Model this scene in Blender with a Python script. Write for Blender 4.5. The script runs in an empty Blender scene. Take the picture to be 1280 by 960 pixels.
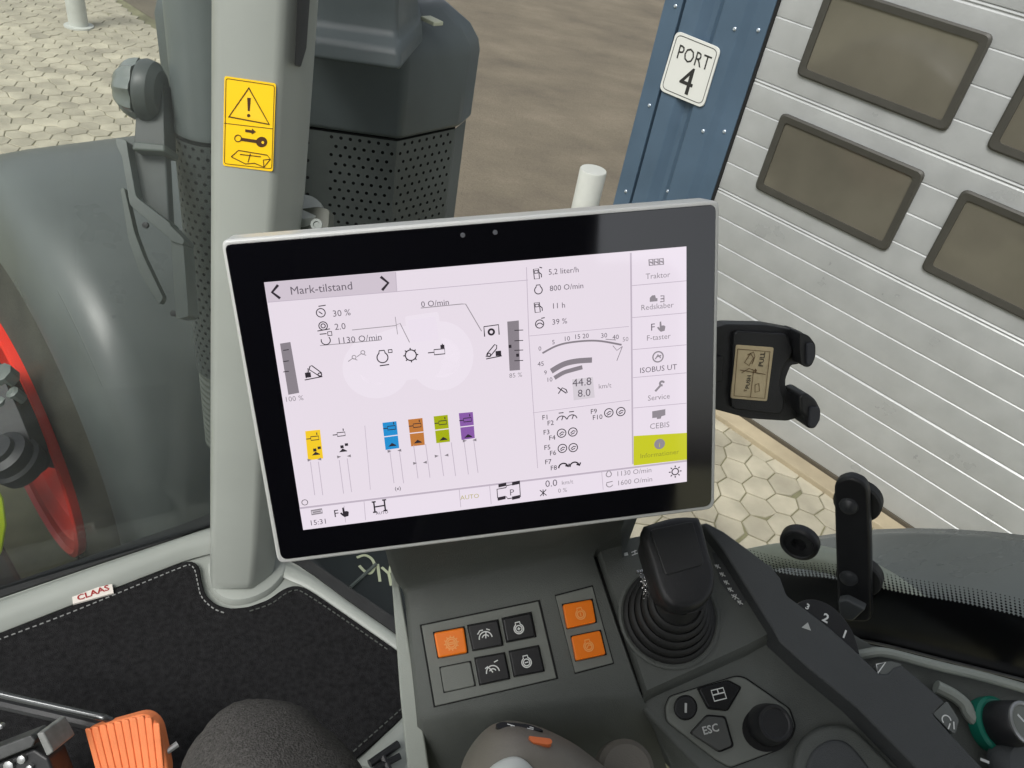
import bpy, bmesh, math, random
from mathutils import Vector, Matrix
random.seed(7)
R_ = math.radians
scene = bpy.context.scene
COL = scene.collection

# ------------------------------------------------------------------ camera
FPX, CX, CY, CAMZ = 1000.0, 640.0, 480.0, 2.6
CR = Vector((0.980290, 0.118950, 0.157744))       # picture right, in the world
CD = Vector((0.197566, -0.590210, -0.782700))     # picture down
CF = Vector((0.0, 0.798438, -0.602077))           # view direction
CAM = Vector((0, 0, CAMZ))
cam = bpy.data.cameras.new('camera')
cam.sensor_width = 36.0
cam.lens = 36.0 * FPX / 1280.0
cam.clip_start = 0.02
cam.clip_end = 900
camo = bpy.data.objects.new('camera', cam)
COL.objects.link(camo)
camo.matrix_world = Matrix(((CR.x, -CD.x, -CF.x, 0), (CR.y, -CD.y, -CF.y, 0), (CR.z, -CD.z, -CF.z, CAMZ), (0, 0, 0, 1)))
scene.camera = camo

# ------------------------------------------------------------------ sky, sun, exposure
SUN_EL, SUN_AZ = 52, 205
world = bpy.data.worlds.new('World')
scene.world = world
world.use_nodes = True
nt = world.node_tree
bg = nt.nodes['Background']
sky = nt.nodes.new('ShaderNodeTexSky')
sky.sky_type = 'NISHITA'
sky.sun_disc = False
sky.sun_elevation = R_(SUN_EL)
sky.sun_rotation = R_(SUN_AZ)
sky.dust_density = 4.0
sky.ozone_density = 1.0
sky.air_density = 1.0
hs = nt.nodes.new('ShaderNodeHueSaturation')
hs.inputs['Saturation'].default_value = 0.24
nt.links.new(sky.outputs[0], hs.inputs['Color'])
nt.links.new(hs.outputs[0], bg.inputs[0])
bg.inputs[1].default_value = 0.10
sun = bpy.data.lights.new('sun', 'SUN')
sun.energy = 1.2
sun.angle = R_(25)
sun.color = (1.0, 0.98, 0.94)
suno = bpy.data.objects.new('sun', sun)
COL.objects.link(suno)
az, el = R_(SUN_AZ), R_(SUN_EL)
sd = Vector((math.sin(az) * math.cos(el), math.cos(az) * math.cos(el), math.sin(el)))
suno.rotation_euler = sd.to_track_quat('Z', 'Y').to_euler()
suno.location = sd * 30
scene.view_settings.view_transform = 'Standard'
scene.view_settings.look = 'None'
EXPO = 0.70
scene.view_settings.exposure = EXPO
scene.view_settings.gamma = 1.0
scene.cycles.max_bounces = 8
scene.cycles.transparent_max_bounces = 16

# ------------------------------------------------------------------ survey: where a sight line meets a real surface
F = Vector((-0.7655, 0.6434, 0))      # the way the tractor points
S = Vector((0.6434, 0.7655, 0))       # to its right, towards the garage door
Z = Vector((0, 0, 1))

def fsz(f, s, z): return F * f + S * s + Z * z
def ray(x, y): return CR * ((x - CX) / FPX) + CD * ((y - CY) / FPX) + CF
def at_depth(x, y, d): return CAM + ray(x, y) * d
def at_z(x, y, z):
    r = ray(x, y)
    return CAM + r * ((z - CAMZ) / r.z)
def at_side(x, y, s):
    r = ray(x, y)
    return CAM + r * (s / r.dot(S))

class Plane:
    """a flat surface: origin, e1 to the right, e2 down, n towards the viewer"""
    def __init__(self, o, e1, e2):
        self.o = o
        self.e1 = e1.normalized()
        self.e2 = (e2 - self.e1 * e2.dot(self.e1)).normalized()
        self.n = self.e2.cross(self.e1).normalized()
    def at(self, x, y, h=0.0):
        r = ray(x, y)
        t = (self.o + self.n * h - CAM).dot(self.n) / r.dot(self.n)
        return CAM + r * t
    def px(self, x, y): return (self.at(x, y) - CAM).dot(CF) / FPX    # metres per pixel there
    def uv(self, u, v, h=0.0): return self.o + self.e1 * u + self.e2 * v + self.n * h

MON = Plane(Vector((-0.187, 0.410, 2.353)), Vector((0.94651, 0.27922, 0.16132)), Vector((0.2501, -0.3109, -0.9169)))
KO = at_depth(610, 815, 0.655)
CON = Plane(KO, Vector((0.9200, 0.3378, 0.1981)), Vector((0.3907, -0.8293, -0.3988)))
DOOR = Plane(fsz(1.243, 3.503, 0), -F, -Z)     # u = along the door, -v = height

# ------------------------------------------------------------------ materials
def lin(c):
    c = c / 255.0
    return c / 12.92 if c <= 0.04045 else ((c + 0.055) / 1.055) ** 2.4
def rgb(r, g, b): return (lin(r), lin(g), lin(b), 1)

MATS = {}
def mat(name, col, rough=0.5, metal=0.0, var=0.0, scale=30.0, bump=0.0, bscale=400.0, spec=0.5, coat=0.0, stretch=None, rvar=0.0, coords='Object'):
    if name in MATS: return MATS[name]
    m = bpy.data.materials.new(name)
    m.use_nodes = True
    n = m.node_tree
    p = n.nodes['Principled BSDF']
    p.inputs['Base Color'].default_value = col
    p.inputs['Roughness'].default_value = rough
    p.inputs['Metallic'].default_value = metal
    p.inputs['Specular IOR Level'].default_value = spec
    p.inputs['Coat Weight'].default_value = coat
    p.inputs['Coat Roughness'].default_value = 0.08
    tc = n.nodes.new('ShaderNodeTexCoord')
    mp = n.nodes.new('ShaderNodeMapping')
    n.links.new(tc.outputs[coords], mp.inputs[0])
    if stretch: mp.inputs['Scale'].default_value = stretch
    if var > 0 or rvar > 0:
        t = n.nodes.new('ShaderNodeTexNoise')
        t.inputs['Scale'].default_value = scale
        t.inputs['Detail'].default_value = 6
        n.links.new(mp.outputs[0], t.inputs['Vector'])
        if var > 0:
            r = n.nodes.new('ShaderNodeValToRGB')
            r.color_ramp.elements[0].position = 0.3
            r.color_ramp.elements[1].position = 0.7
            r.color_ramp.elements[0].color = tuple(c * (1 - var) for c in col[:3]) + (1,)
            r.color_ramp.elements[1].color = tuple(min(1, c * (1 + var)) for c in col[:3]) + (1,)
            n.links.new(t.outputs['Fac'], r.inputs[0])
            n.links.new(r.outputs[0], p.inputs['Base Color'])
        if rvar > 0:
            mr = n.nodes.new('ShaderNodeMapRange')
            mr.inputs['From Min'].default_value = 0.3
            mr.inputs['From Max'].default_value = 0.7
            mr.inputs['To Min'].default_value = max(0.02, rough - rvar)
            mr.inputs['To Max'].default_value = min(1, rough + rvar)
            n.links.new(t.outputs['Fac'], mr.inputs['Value'])
            n.links.new(mr.outputs[0], p.inputs['Roughness'])
    if bump > 0:
        t2 = n.nodes.new('ShaderNodeTexNoise')
        t2.inputs['Scale'].default_value = bscale
        t2.inputs['Detail'].default_value = 3
        n.links.new(mp.outputs[0], t2.inputs['Vector'])
        b = n.nodes.new('ShaderNodeBump')
        b.inputs['Strength'].default_value = bump
        b.inputs['Distance'].default_value = 0.002
        n.links.new(t2.outputs['Fac'], b.inputs['Height'])
        n.links.new(b.outputs[0], p.inputs['Normal'])
    MATS[name] = m
    return m

def glow(name, col, strength=1.0):
    """lit pixels of the display"""
    if name in MATS: return MATS[name]
    m = bpy.data.materials.new(name)
    m.use_nodes = True
    p = m.node_tree.nodes['Principled BSDF']
    p.inputs['Base Color'].default_value = (0.01, 0.01, 0.01, 1)
    p.inputs['Roughness'].default_value = 0.07
    p.inputs['IOR'].default_value = 1.75
    p.inputs['Emission Color'].default_value = col
    p.inputs['Emission Strength'].default_value = strength * 0.5 ** EXPO * 0.95
    MATS[name] = m
    return m

def clear(name):
    m = bpy.data.materials.new(name)
    m.use_nodes = True
    n = m.node_tree
    n.nodes.remove(n.nodes['Principled BSDF'])
    t = n.nodes.new('ShaderNodeBsdfTransparent')
    t.inputs[0].default_value = (1, 1, 1, 1)
    n.links.new(t.outputs[0], n.nodes['Material Output'].inputs[0])
    return m

M_CONS = mat('console_plastic', rgb(90, 94, 90), 0.48, var=0.10, scale=18, bump=0.35, bscale=1300, rvar=0.10)
M_CONS2 = mat('switch_panel_plastic', rgb(116, 120, 114), 0.5, var=0.06, scale=40, bump=0.2, bscale=1800)
M_BAR = mat('side_bar_plastic', rgb(72, 75, 76), 0.52, var=0.08, scale=22, bump=0.35, bscale=1300, rvar=0.08)
M_BLK = mat('black_plastic', rgb(34, 35, 37), 0.42, var=0.15, scale=40, bump=0.15, bscale=1200)
M_BTN = mat('black_button', rgb(22, 23, 26), 0.35, bump=0.1, bscale=1500)
M_RUB = mat('black_rubber', rgb(40, 41, 41), 0.6, var=0.2, scale=20, bump=0.2, bscale=700)
M_GROOVE = mat('dark_gap', rgb(14, 15, 15), 0.8)
M_ORG = mat('orange_button', rgb(252, 128, 10), 0.38, var=0.04, scale=60)
M_PEDAL = mat('orange_rubber', rgb(232, 130, 78), 0.6, var=0.10, scale=25, bump=0.2, bscale=500)
M_WHT = mat('white_print', rgb(225, 228, 225), 0.5)
M_DIM = mat('pale_print', rgb(190, 193, 190), 0.5)
M_SILV = mat('silver_paint', rgb(150, 155, 149), 0.36, var=0.06, scale=6, rvar=0.08, bump=0.06, bscale=700)
M_RIM = mat('silver_bezel', rgb(206, 208, 206), 0.3)
M_GLASSBLK = mat('black_display_glass', (0.004, 0.004, 0.006, 1), 0.06, spec=0.5, rvar=0.02, scale=12)
M_GLASSBLK.node_tree.nodes['Principled BSDF'].inputs['IOR'].default_value = 1.9
M_CHROME = mat('chrome_trim', (0.75, 0.75, 0.75, 1), 0.22, metal=1.0, bump=0.6, bscale=500)
M_MAT = mat('mat_carpet', rgb(33, 33, 34), 0.95, var=0.40, scale=130, bump=1.0, bscale=700, spec=0.12)
M_STITCH = mat('pale_thread', rgb(134, 136, 134), 0.8)
M_STITCH2 = mat('dull_thread', rgb(76, 80, 76), 0.8)
M_TRS = mat('trouser_fabric', rgb(86, 84, 82), 0.95, var=0.4, scale=420, bump=1.0, bscale=600, spec=0.1)
M_DOOR = mat('door_aluminium', rgb(172, 175, 174), 0.36, metal=0.15, var=0.07, scale=7, bump=0.4, bscale=60, rvar=0.10)
M_DFRAME = mat('door_window_frame', rgb(62, 61, 55), 0.5, var=0.08, scale=15, bump=0.2, bscale=200)
M_DPANE = mat('door_acrylic_pane', rgb(98, 95, 84), 0.05, var=0.25, scale=1.8, rvar=0.04, spec=0.8)
M_BLUE = mat('blue_cladding', rgb(74, 94, 112), 0.42, var=0.10, scale=4, rvar=0.1, bump=0.08, bscale=40)
M_SCREW = mat('zinc_screw', rgb(200, 210, 220), 0.35, metal=0.6)
M_SIGN = mat('sign_white', rgb(214, 216, 210), 0.4)
M_INK = mat('black_ink', rgb(40, 40, 38), 0.6)
M_PAVE = mat('paving_concrete', rgb(176, 170, 150), 0.9, var=0.22, scale=5, bump=0.8, bscale=110)
M_JOINT = mat('sandy_ground', rgb(128, 126, 98), 0.95, var=0.3, scale=6, bump=0.6, bscale=60)
M_KERB = mat('kerb_concrete', rgb(170, 158, 132), 0.9, var=0.15, scale=6, bump=0.5, bscale=90)
M_POSTW = mat('white_post_paint', rgb(186, 189, 182), 0.5, var=0.08, scale=8)
M_EXH = mat('exhaust_grey', rgb(84, 92, 93), 0.40, var=0.16, scale=5, rvar=0.12, bump=0.15, bscale=60)
M_EXHP = mat('guard_grey', rgb(84, 90, 88), 0.5, var=0.12, scale=10)
M_HOLE = mat('dark_inside', rgb(40, 42, 42), 0.9)
M_RIB = mat('ribbed_grey', rgb(106, 112, 104), 0.55, var=0.1, scale=12)
M_FEND = mat('mudguard_plastic', rgb(118, 124, 121), 0.28, var=0.10, scale=4, rvar=0.08, bump=0.12, bscale=300)
M_FEND2 = mat('front_mudguard_plastic', rgb(88, 94, 92), 0.34, var=0.18, scale=3.5, rvar=0.14, bump=0.15, bscale=300)
M_TYRE = mat('tyre_rubber', rgb(58, 58, 50), 0.8, var=0.25, scale=12, bump=0.5, bscale=90)
M_RED = mat('red_wheel_paint', rgb(226, 52, 34), 0.35, var=0.06, scale=10)
M_LIME = mat('lime_paint', rgb(190, 214, 10), 0.3)
M_STEEL = mat('bright_steel', rgb(170, 172, 172), 0.35, metal=0.7)
M_GREYM = mat('grey_metal', rgb(98, 106, 101), 0.45, var=0.1, scale=20)
M_YEL = mat('sticker_yellow', rgb(255, 206, 10), 0.4, var=0.03, scale=30)
M_BROWN = mat('sticker_ink', rgb(70, 40, 10), 0.5)
M_TEAL = mat('teal_plastic', rgb(20, 120, 100), 0.4)
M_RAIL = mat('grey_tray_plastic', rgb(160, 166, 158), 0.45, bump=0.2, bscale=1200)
M_LABEL = mat('beige_label', rgb(202, 186, 150), 0.55, var=0.08, scale=90)
M_GRIP = mat('grip_taupe', rgb(118, 114, 106), 0.5, var=0.05, scale=20, bump=0.2, bscale=900)
M_GRIPW = mat('grip_silver', rgb(200, 206, 202), 0.4)
M_ROOF = mat('headliner', rgb(150, 150, 146), 0.9)
M_SEAT = mat('seat_fabric', rgb(36, 37, 38), 0.9, var=0.2, scale=200)
M_REDINK = mat('red_ink', rgb(150, 26, 30), 0.6)
M_FRIT = mat('ceramic_frit', rgb(12, 13, 16), 0.25)
M_LENS = mat('lamp_lens', rgb(128, 136, 132), 0.2, coat=0.3)
M_CLEAR = clear('clear_glass')
def veiled(name):
    """windscreen glass: mirror sheen by angle and a thin pale film standing in for sky reflections"""
    m = bpy.data.materials.new(name)
    m.use_nodes = True
    n = m.node_tree
    n.nodes.remove(n.nodes['Principled BSDF'])
    t = n.nodes.new('ShaderNodeBsdfTransparent')
    t.inputs[0].default_value = (0.97, 0.985, 0.975, 1)
    d = n.nodes.new('ShaderNodeBsdfTranslucent')
    d.inputs[0].default_value = (0.85, 0.88, 0.86, 1)
    g = n.nodes.new('ShaderNodeBsdfGlossy')
    g.inputs['Roughness'].default_value = 0.02
    fr = n.nodes.new('ShaderNodeFresnel')
    fr.inputs['IOR'].default_value = 1.28
    tc = n.nodes.new('ShaderNodeTexCoord')
    no = n.nodes.new('ShaderNodeTexNoise')
    no.inputs['Scale'].default_value = 5.0
    no.inputs['Detail'].default_value = 5
    n.links.new(tc.outputs['Object'], no.inputs['Vector'])
    mr = n.nodes.new('ShaderNodeMapRange')
    mr.inputs['From Min'].default_value = 0.3
    mr.inputs['From Max'].default_value = 0.75
    mr.inputs['To Min'].default_value = 0.02
    mr.inputs['To Max'].default_value = 0.085
    n.links.new(no.outputs['Fac'], mr.inputs['Value'])
    a = n.nodes.new('ShaderNodeMixShader')
    n.links.new(mr.outputs[0], a.inputs[0])
    n.links.new(t.outputs[0], a.inputs[1])
    n.links.new(d.outputs[0], a.inputs[2])
    b = n.nodes.new('ShaderNodeMixShader')
    n.links.new(fr.outputs[0], b.inputs[0])
    n.links.new(a.outputs[0], b.inputs[1])
    n.links.new(g.outputs[0], b.inputs[2])
    n.links.new(b.outputs[0], n.nodes['Material Output'].inputs[0])
    return m
M_WIND = veiled('windscreen_glass')
G_SCREEN = glow('display_lit', rgb(236, 225, 236), 1.0)
G_BAR = glow('display_bar', rgb(239, 228, 240), 1.0)
G_HEAD = glow('display_header', rgb(212, 200, 212), 1.0)
G_WHITE = glow('display_white', rgb(241, 231, 242), 1.0)
G_LINE = glow('display_line', rgb(196, 184, 198), 1.0)
G_GREY = glow('display_grey', rgb(140, 132, 140), 1.0)
G_INK = glow('display_ink', rgb(48, 42, 50), 1.0)
G_INK2 = glow('display_soft_ink', rgb(104, 96, 106), 1.0)
G_INK3 = glow('display_faint_glare_ink', rgb(150, 143, 150), 1.0)  # faint ink; screen glare on the right column is put into this grey
G_LIME = glow('display_lime', rgb(204, 206, 40), 1.0)
G_YEL = glow('display_yellow', rgb(250, 208, 40), 1.0)
G_BLUE = glow('display_blue', rgb(36, 146, 212), 1.0)
G_ORNG = glow('display_orange', rgb(196, 124, 60), 1.0)
G_GRN = glow('display_green', rgb(168, 178, 14), 1.0)
G_PUR = glow('display_purple', rgb(140, 92, 170), 1.0)

# every stone its own shade
def per_stone(m):
    n = m.node_tree
    p = n.nodes['Principled BSDF']
    src = p.inputs['Base Color'].links[0].from_socket
    oi = n.nodes.new('ShaderNodeObjectInfo')
    mr = n.nodes.new('ShaderNodeMapRange')
    mr.inputs['To Min'].default_value = 0.78
    mr.inputs['To Max'].default_value = 1.12
    n.links.new(oi.outputs['Random'], mr.inputs['Value'])
    hv = n.nodes.new('ShaderNodeHueSaturation')
    n.links.new(mr.outputs[0], hv.inputs['Value'])
    n.links.new(src, hv.inputs['Color'])
    n.links.new(hv.outputs[0], p.inputs['Base Color'])
per_stone(M_PAVE)

# ------------------------------------------------------------------ builders
def newbm(): return bmesh.new()

def obj(name, bm, m, parent=None, bevel=0.0, seg=2, smooth=True, angle=35):
    me = bpy.data.meshes.new(name)
    bmesh.ops.recalc_face_normals(bm, faces=bm.faces[:])
    off = world_loc(parent)
    if off.length > 0:
        for v in bm.verts: v.co -= off
    bm.to_mesh(me)
    bm.free()
    me.materials.append(m)
    if smooth:
        for p in me.polygons: p.use_smooth = True
        if bevel <= 0: me.set_sharp_from_angle(angle=R_(angle))
    o = bpy.data.objects.new(name, me)
    COL.objects.link(o)
    if parent is not None: o.parent = parent
    if bevel > 0:
        b = o.modifiers.new('bevel', 'BEVEL')
        b.width = bevel
        b.segments = seg
        b.limit_method = 'ANGLE'
        b.angle_limit = R_(angle)
        b.harden_normals = True
    return o

def world_loc(o):
    v = Vector((0, 0, 0))
    while o is not None:
        v += o.location
        o = o.parent
    return v

def tag(o, label=None, cat=None, group=None, kind=None):
    if label: o['label'] = label
    if cat: o['category'] = cat
    if group: o['group'] = group
    if kind: o['kind'] = kind
    return o

def thing(name, loc, label, cat, group=None):
    o = bpy.data.objects.new(name, None)
    o.empty_display_size = 0.05
    o.location = loc
    COL.objects.link(o)
    return tag(o, label, cat, group)

def structure(name, bm, m, **k):
    return tag(obj(name, bm, m, **k), kind='structure')

def prism(bm, bot, top):
    n = len(bot)
    a = [bm.verts.new(p) for p in bot]
    b = [bm.verts.new(p) for p in top]
    bm.faces.new(b)
    bm.faces.new(a[::-1])
    for i in range(n):
        j = (i + 1) % n
        bm.faces.new((a[i], a[j], b[j], b[i]))

def loft(bm, rings, cap=True, closed=True):
    vs = [[bm.verts.new(p) for p in r] for r in rings]
    n = len(rings[0])
    for i in range(len(vs) - 1):
        for j in range(n if closed else n - 1):
            k = (j + 1) % n
            bm.faces.new((vs[i][j], vs[i][k], vs[i + 1][k], vs[i + 1][j]))
    if cap and closed:
        bm.faces.new(vs[0][::-1])
        bm.faces.new(vs[-1])

def sheet(bm, rows): loft(bm, rows, cap=False, closed=False)

def box(bm, c, ax, ay, az):
    P = []
    for sz in (-1, 1):
        for sx, sy in ((-1, -1), (1, -1), (1, 1), (-1, 1)):
            P.append(c + ax * sx + ay * sy + az * sz)
    prism(bm, P[:4], P[4:])

def frame_of(n):
    n = n.normalized()
    a = n.cross(Z)
    if a.length < 1e-4: a = Vector((1, 0, 0))
    a.normalize()
    return a, n.cross(a).normalized(), n

def lathe(bm, o, axis, prof, seg=32, cap=True):
    a, b, n = frame_of(axis)
    rings = []
    for r, h in prof:
        rings.append([o + n * h + (a * math.cos(t) + b * math.sin(t)) * max(r, 1e-5) for t in [2 * math.pi * i / seg for i in range(seg)]])
    loft(bm, rings, cap=cap)

def tube(bm, path, r, seg=10):
    rings = []
    for i, p in enumerate(path):
        d = (path[min(i + 1, len(path) - 1)] - path[max(i - 1, 0)])
        a, b, n = frame_of(d)
        rr = r[i] if isinstance(r, (list, tuple)) else r
        rings.append([p + (a * math.cos(t) + b * math.sin(t)) * rr for t in [2 * math.pi * k / seg for k in range(seg)]])
    loft(bm, rings)

def curve_pts(pts, n=8):
    """smooth line through points (Catmull-Rom); tuples or Vectors"""
    P = [Vector(p) for p in pts]
    out = []
    for i in range(len(P) - 1):
        p0, p1, p2, p3 = P[max(i - 1, 0)], P[i], P[i + 1], P[min(i + 2, len(P) - 1)]
        for k in range(n):
            t = k / n
            out.append(0.5 * ((2 * p1) + (p2 - p0) * t + (2 * p0 - 5 * p1 + 4 * p2 - p3) * t * t + (3 * p1 - p0 - 3 * p2 + p3) * t ** 3))
    out.append(P[-1])
    return out

def rounded(pts, r, seg=5):
    """corner-rounded 2-D polygon"""
    out = []
    n = len(pts)
    for i in range(n):
        p0, p1, p2 = Vector(pts[i - 1]), Vector(pts[i]), Vector(pts[(i + 1) % n])
        rr = r[i] if isinstance(r, (list, tuple)) else r
        a = (p0 - p1)
        b = (p2 - p1)
        la = min(rr, a.length * 0.48)
        lb = min(rr, b.length * 0.48)
        q0 = p1 + a.normalized() * la
        q2 = p1 + b.normalized() * lb
        for k in range(seg + 1):
            t = k / seg
            out.append(tuple(q0 * (1 - t) ** 2 + p1 * 2 * t * (1 - t) + q2 * t * t))
    return out

def circle(cx, cy, rx, ry=None, seg=28, rot=0):
    ry = rx if ry is None else ry
    c, s = math.cos(rot), math.sin(rot)
    return [(cx + rx * math.cos(t) * c - ry * math.sin(t) * s, cy + rx * math.cos(t) * s + ry * math.sin(t) * c) for t in [2 * math.pi * i / seg for i in range(seg)]]

def slab(bm, pl, poly, h0, h1):
    """a polygon seen on a surface, given real thickness along that surface's normal"""
    top = [pl.at(x, y, h1) for x, y in poly]
    prism(bm, [p + pl.n * (h0 - h1) for p in top], top)

def stroke(bm, pts, w, n, closed=False):
    """flat printed line along 3-D points lying in a plane of normal n"""
    P = list(pts)
    if closed: P = P + [P[0]]
    L, Rr = [], []
    for i, p in enumerate(P):
        if closed and (i == 0 or i == len(P) - 1): d = P[1] - P[-2]
        else: d = P[min(i + 1, len(P) - 1)] - P[max(i - 1, 0)]
        if d.length < 1e-9: d = Vector((1, 0, 0))
        q = n.cross(d).normalized() * w / 2
        L.append(bm.verts.new(p + q))
        Rr.append(bm.verts.new(p - q))
    for i in range(len(P) - 1):
        bm.faces.new((L[i], L[i + 1], Rr[i + 1], Rr[i]))

def icon(bm, pl, cx, cy, sc, lines, w, h):
    """line drawing in units of sc pixels about a spot on a surface"""
    m = pl.px(cx, cy)
    o = pl.at(cx, cy, h)
    for ln in lines:
        closed = ln[0] == 'c'
        pts = ln[1:] if closed else ln
        stroke(bm, [o + pl.e1 * (x * sc * m) + pl.e2 * (y * sc * m) for x, y in pts], w * m, pl.n, closed)

def arc(cx, cy, r, a0, a1, n=14):
    return [(cx + r * math.cos(R_(a0 + (a1 - a0) * i / n)), cy + r * math.sin(R_(a0 + (a1 - a0) * i / n))) for i in range(n + 1)]
def ring(cx, cy, r, n=20): return ['c'] + [(cx + r * math.cos(2 * math.pi * i / n), cy + r * math.sin(2 * math.pi * i / n)) for i in range(n)]
def blob(bm, pl, cx, cy, pts, h):
    m = pl.px(cx, cy)
    o = pl.at(cx, cy, h)
    bm.faces.new([bm.verts.new(o + pl.e1 * (x * m) + pl.e2 * (y * m)) for x, y in pts])

def text(name, s, pl, x, y, size, m, parent, h=0.0012, align='LEFT', rot=0.0, squash=1.0, bold=0.0):
    cu = bpy.data.curves.new(name, 'FONT')
    cu.body = s
    cu.size = 1.0
    cu.align_x = align
    cu.resolution_u = 2
    cu.offset = bold
    t = bpy.data.objects.new(name, cu)
    me = bpy.data.meshes.new_from_object(t)
    bpy.data.objects.remove(t)
    k = pl.px(x, y) * size
    c, sn = math.cos(rot), math.sin(rot)
    o = pl.at(x, y, h)
    e1 = pl.e1 * c + pl.e2 * sn
    e2 = pl.e2 * c - pl.e1 * sn
    off = world_loc(parent)
    for v in me.vertices:
        v.co = o + e1 * (v.co.x * k * squash) - e2 * (v.co.y * k) - off
    me.materials.clear()
    me.materials.append(m)
    ob = bpy.data.objects.new(name, me)
    COL.objects.link(ob)
    ob.parent = parent
    return ob

def flat(name, pl, poly, h, m, parent):
    bm = newbm()
    bm.faces.new([bm.verts.new(pl.at(x, y, h)) for x, y in poly])
    return obj(name, bm, m, parent, smooth=False)

def dup(o, parent=None, loc=None):
    c = o.copy()
    COL.objects.link(c)
    if parent is not None: c.parent = parent
    if loc is not None: c.location = loc
    return c

# ================================================================== THE YARD
bm = newbm()
N = 24
rows = []
for i in range(N + 1):
    f = -300 + 600 * i / N
    rows.append([fsz(f, -300 + 600 * j / N, 0) for j in range(N + 1)])
sheet(bm, rows)
structure('ground', bm, M_JOINT)

# worn brown yard beside the building
def brown():
    m = bpy.data.materials.new('worn_brown_asphalt')
    m.use_nodes = True
    n = m.node_tree
    p = n.nodes['Principled BSDF']
    p.inputs['Roughness'].default_value = 0.85
    tc = n.nodes.new('ShaderNodeTexCoord')
    mp = n.nodes.new('ShaderNodeMapping')
    mp.inputs['Rotation'].default_value = (0, 0, R_(-35))
    mp.inputs['Scale'].default_value = (0.8, 1.15, 1)
    n.links.new(tc.outputs['Object'], mp.inputs[0])
    a = n.nodes.new('ShaderNodeTexNoise')
    a.inputs['Scale'].default_value = 1.3
    a.inputs['Detail'].default_value = 9
    a.inputs['Roughness'].default_value = 0.62
    n.links.new(mp.outputs[0], a.inputs['Vector'])
    r = n.nodes.new('ShaderNodeValToRGB')
    e = r.color_ramp.elements
    e[0].position, e[0].color = 0.30, rgb(96, 89, 76)
    e[1].position, e[1].color = 0.72, rgb(126, 117, 100)
    k = e.new(0.52); k.color = rgb(112, 104, 88)
    n.links.new(a.outputs['Fac'], r.inputs[0])
    n.links.new(r.outputs[0], p.inputs['Base Color'])
    g = n.nodes.new('ShaderNodeTexNoise')
    g.inputs['Scale'].default_value = 38
    g.inputs['Detail'].default_value = 8
    g.inputs['Roughness'].default_value = 0.75
    n.links.new(tc.outputs['Object'], g.inputs['Vector'])
    mx = n.nodes.new('ShaderNodeMix')
    mx.data_type = 'RGBA'
    mx.blend_type = 'OVERLAY'
    mx.inputs['Factor'].default_value = 0.40
    n.links.new(r.outputs[0], mx.inputs['A'])
    n.links.new(g.outputs['Fac'], mx.inputs['B'])
    n.links.new(mx.outputs['Result'], p.inputs['Base Color'])
    b = n.nodes.new('ShaderNodeBump')
    b.inputs['Strength'].default_value = 0.6
    b.inputs['Distance'].default_value = 0.02
    n.links.new(g.outputs['Fac'], b.inputs['Height'])
    n.links.new(b.outputs[0], p.inputs['Normal'])
    return m
bm = newbm()
rows = []
for i in range(13):
    f = 1.9 + 60 * (i / 12) ** 2
    rows.append([fsz(f, 3.54 + 0.05 * math.sin(i * 2.1) + 60 * (j / 12) ** 2, 0.004 if j else 0.004) for j in range(13)])
sheet(bm, rows)
structure('yard', bm, brown())

# irregular hexagonal paving stones
def hexes():
    P = 0.145
    hy = P * math.sqrt(3) / 2
    def jit(x, y):
        k = (round(x * 200), round(y * 200))
        rr = random.Random(k[0] * 7919 + k[1] * 104729)
        return x + rr.uniform(-.017, .017), y + rr.uniform(-.017, .017)
    out = []
    for (f0, f1, s0, s1) in ((0.2, 2.2, 1.9, 3.47), (5.2, 10.5, 0.2, 3.5)):
        for r in range(int(s0 / hy), int(s1 / hy) + 2):
            for c in range(int(f0 / P), int(f1 / P) + 2):
                cf, cs = (c + 0.5 * (r % 2)) * P, r * hy
                if not (f0 < cf < f1 and s0 < cs < s1): continue
                p = fsz(cf, cs, 0)
                q = p - CAM
                d = q.dot(CF)
                x, y = q.dot(CR) / d * FPX + CX, q.dot(CD) / d * FPX + CY
                if not (-40 < x < 1320 and -40 < y < 800): continue
                if 590 > x > 220 or (x < 220 and y > 200) or (220 < x < 775): continue
                if cf < 2.2 and y > 710: continue
                R0 = P / math.sqrt(3)
                pts = [jit(cf + R0 * math.cos(R_(30 + 60 * k)), cs + R0 * math.sin(R_(30 + 60 * k))) for k in range(6)]
                out.append((d, cf, cs, pts))
    out.sort(key=lambda a: a[0])
    return out
hx = hexes()
pav = newbm()
hh = 0.012
for a in (0,):
    rows = [[fsz(f, s, hh - 0.009) for s in (-14, 3.42)] for f in (-6, 2.6)]
    sheet(pav, rows)
    rows = [[fsz(f, s, hh - 0.009) for s in (-14, 3.5)] for f in (2.6, 30)]
    sheet(pav, rows)
PAVE = structure('pavement', pav, M_JOINT)
def stone_mesh(bm, cf, cs, pts):
    dz = random.uniform(-.0015, .0015)
    def rg(k, z): return [fsz(cf + (a - cf) * k, cs + (b - cs) * k, z + dz) for a, b in pts]
    loft(bm, [rg(.955, 0.0), rg(.955, hh - .003), rg(.90, hh)])
rest = newbm()
for i, (d, cf, cs, pts) in enumerate(hx):
    if i < 290:
        b = newbm()
        stone_mesh(b, cf, cs, pts)
        obj('paving_stone', b, M_PAVE, PAVE, angle=25)
    else: stone_mesh(rest, cf, cs, pts)
if len(rest.verts): tag(obj('paving_stones', rest, M_PAVE, PAVE, angle=25), kind='stuff')
else: rest.free()

bm = newbm()
box(bm, fsz(0.0, 3.445, 0.012), F * 1.9, S * 0.052, Z * 0.03)
structure('kerb', bm, M_KERB, bevel=0.006)

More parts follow.
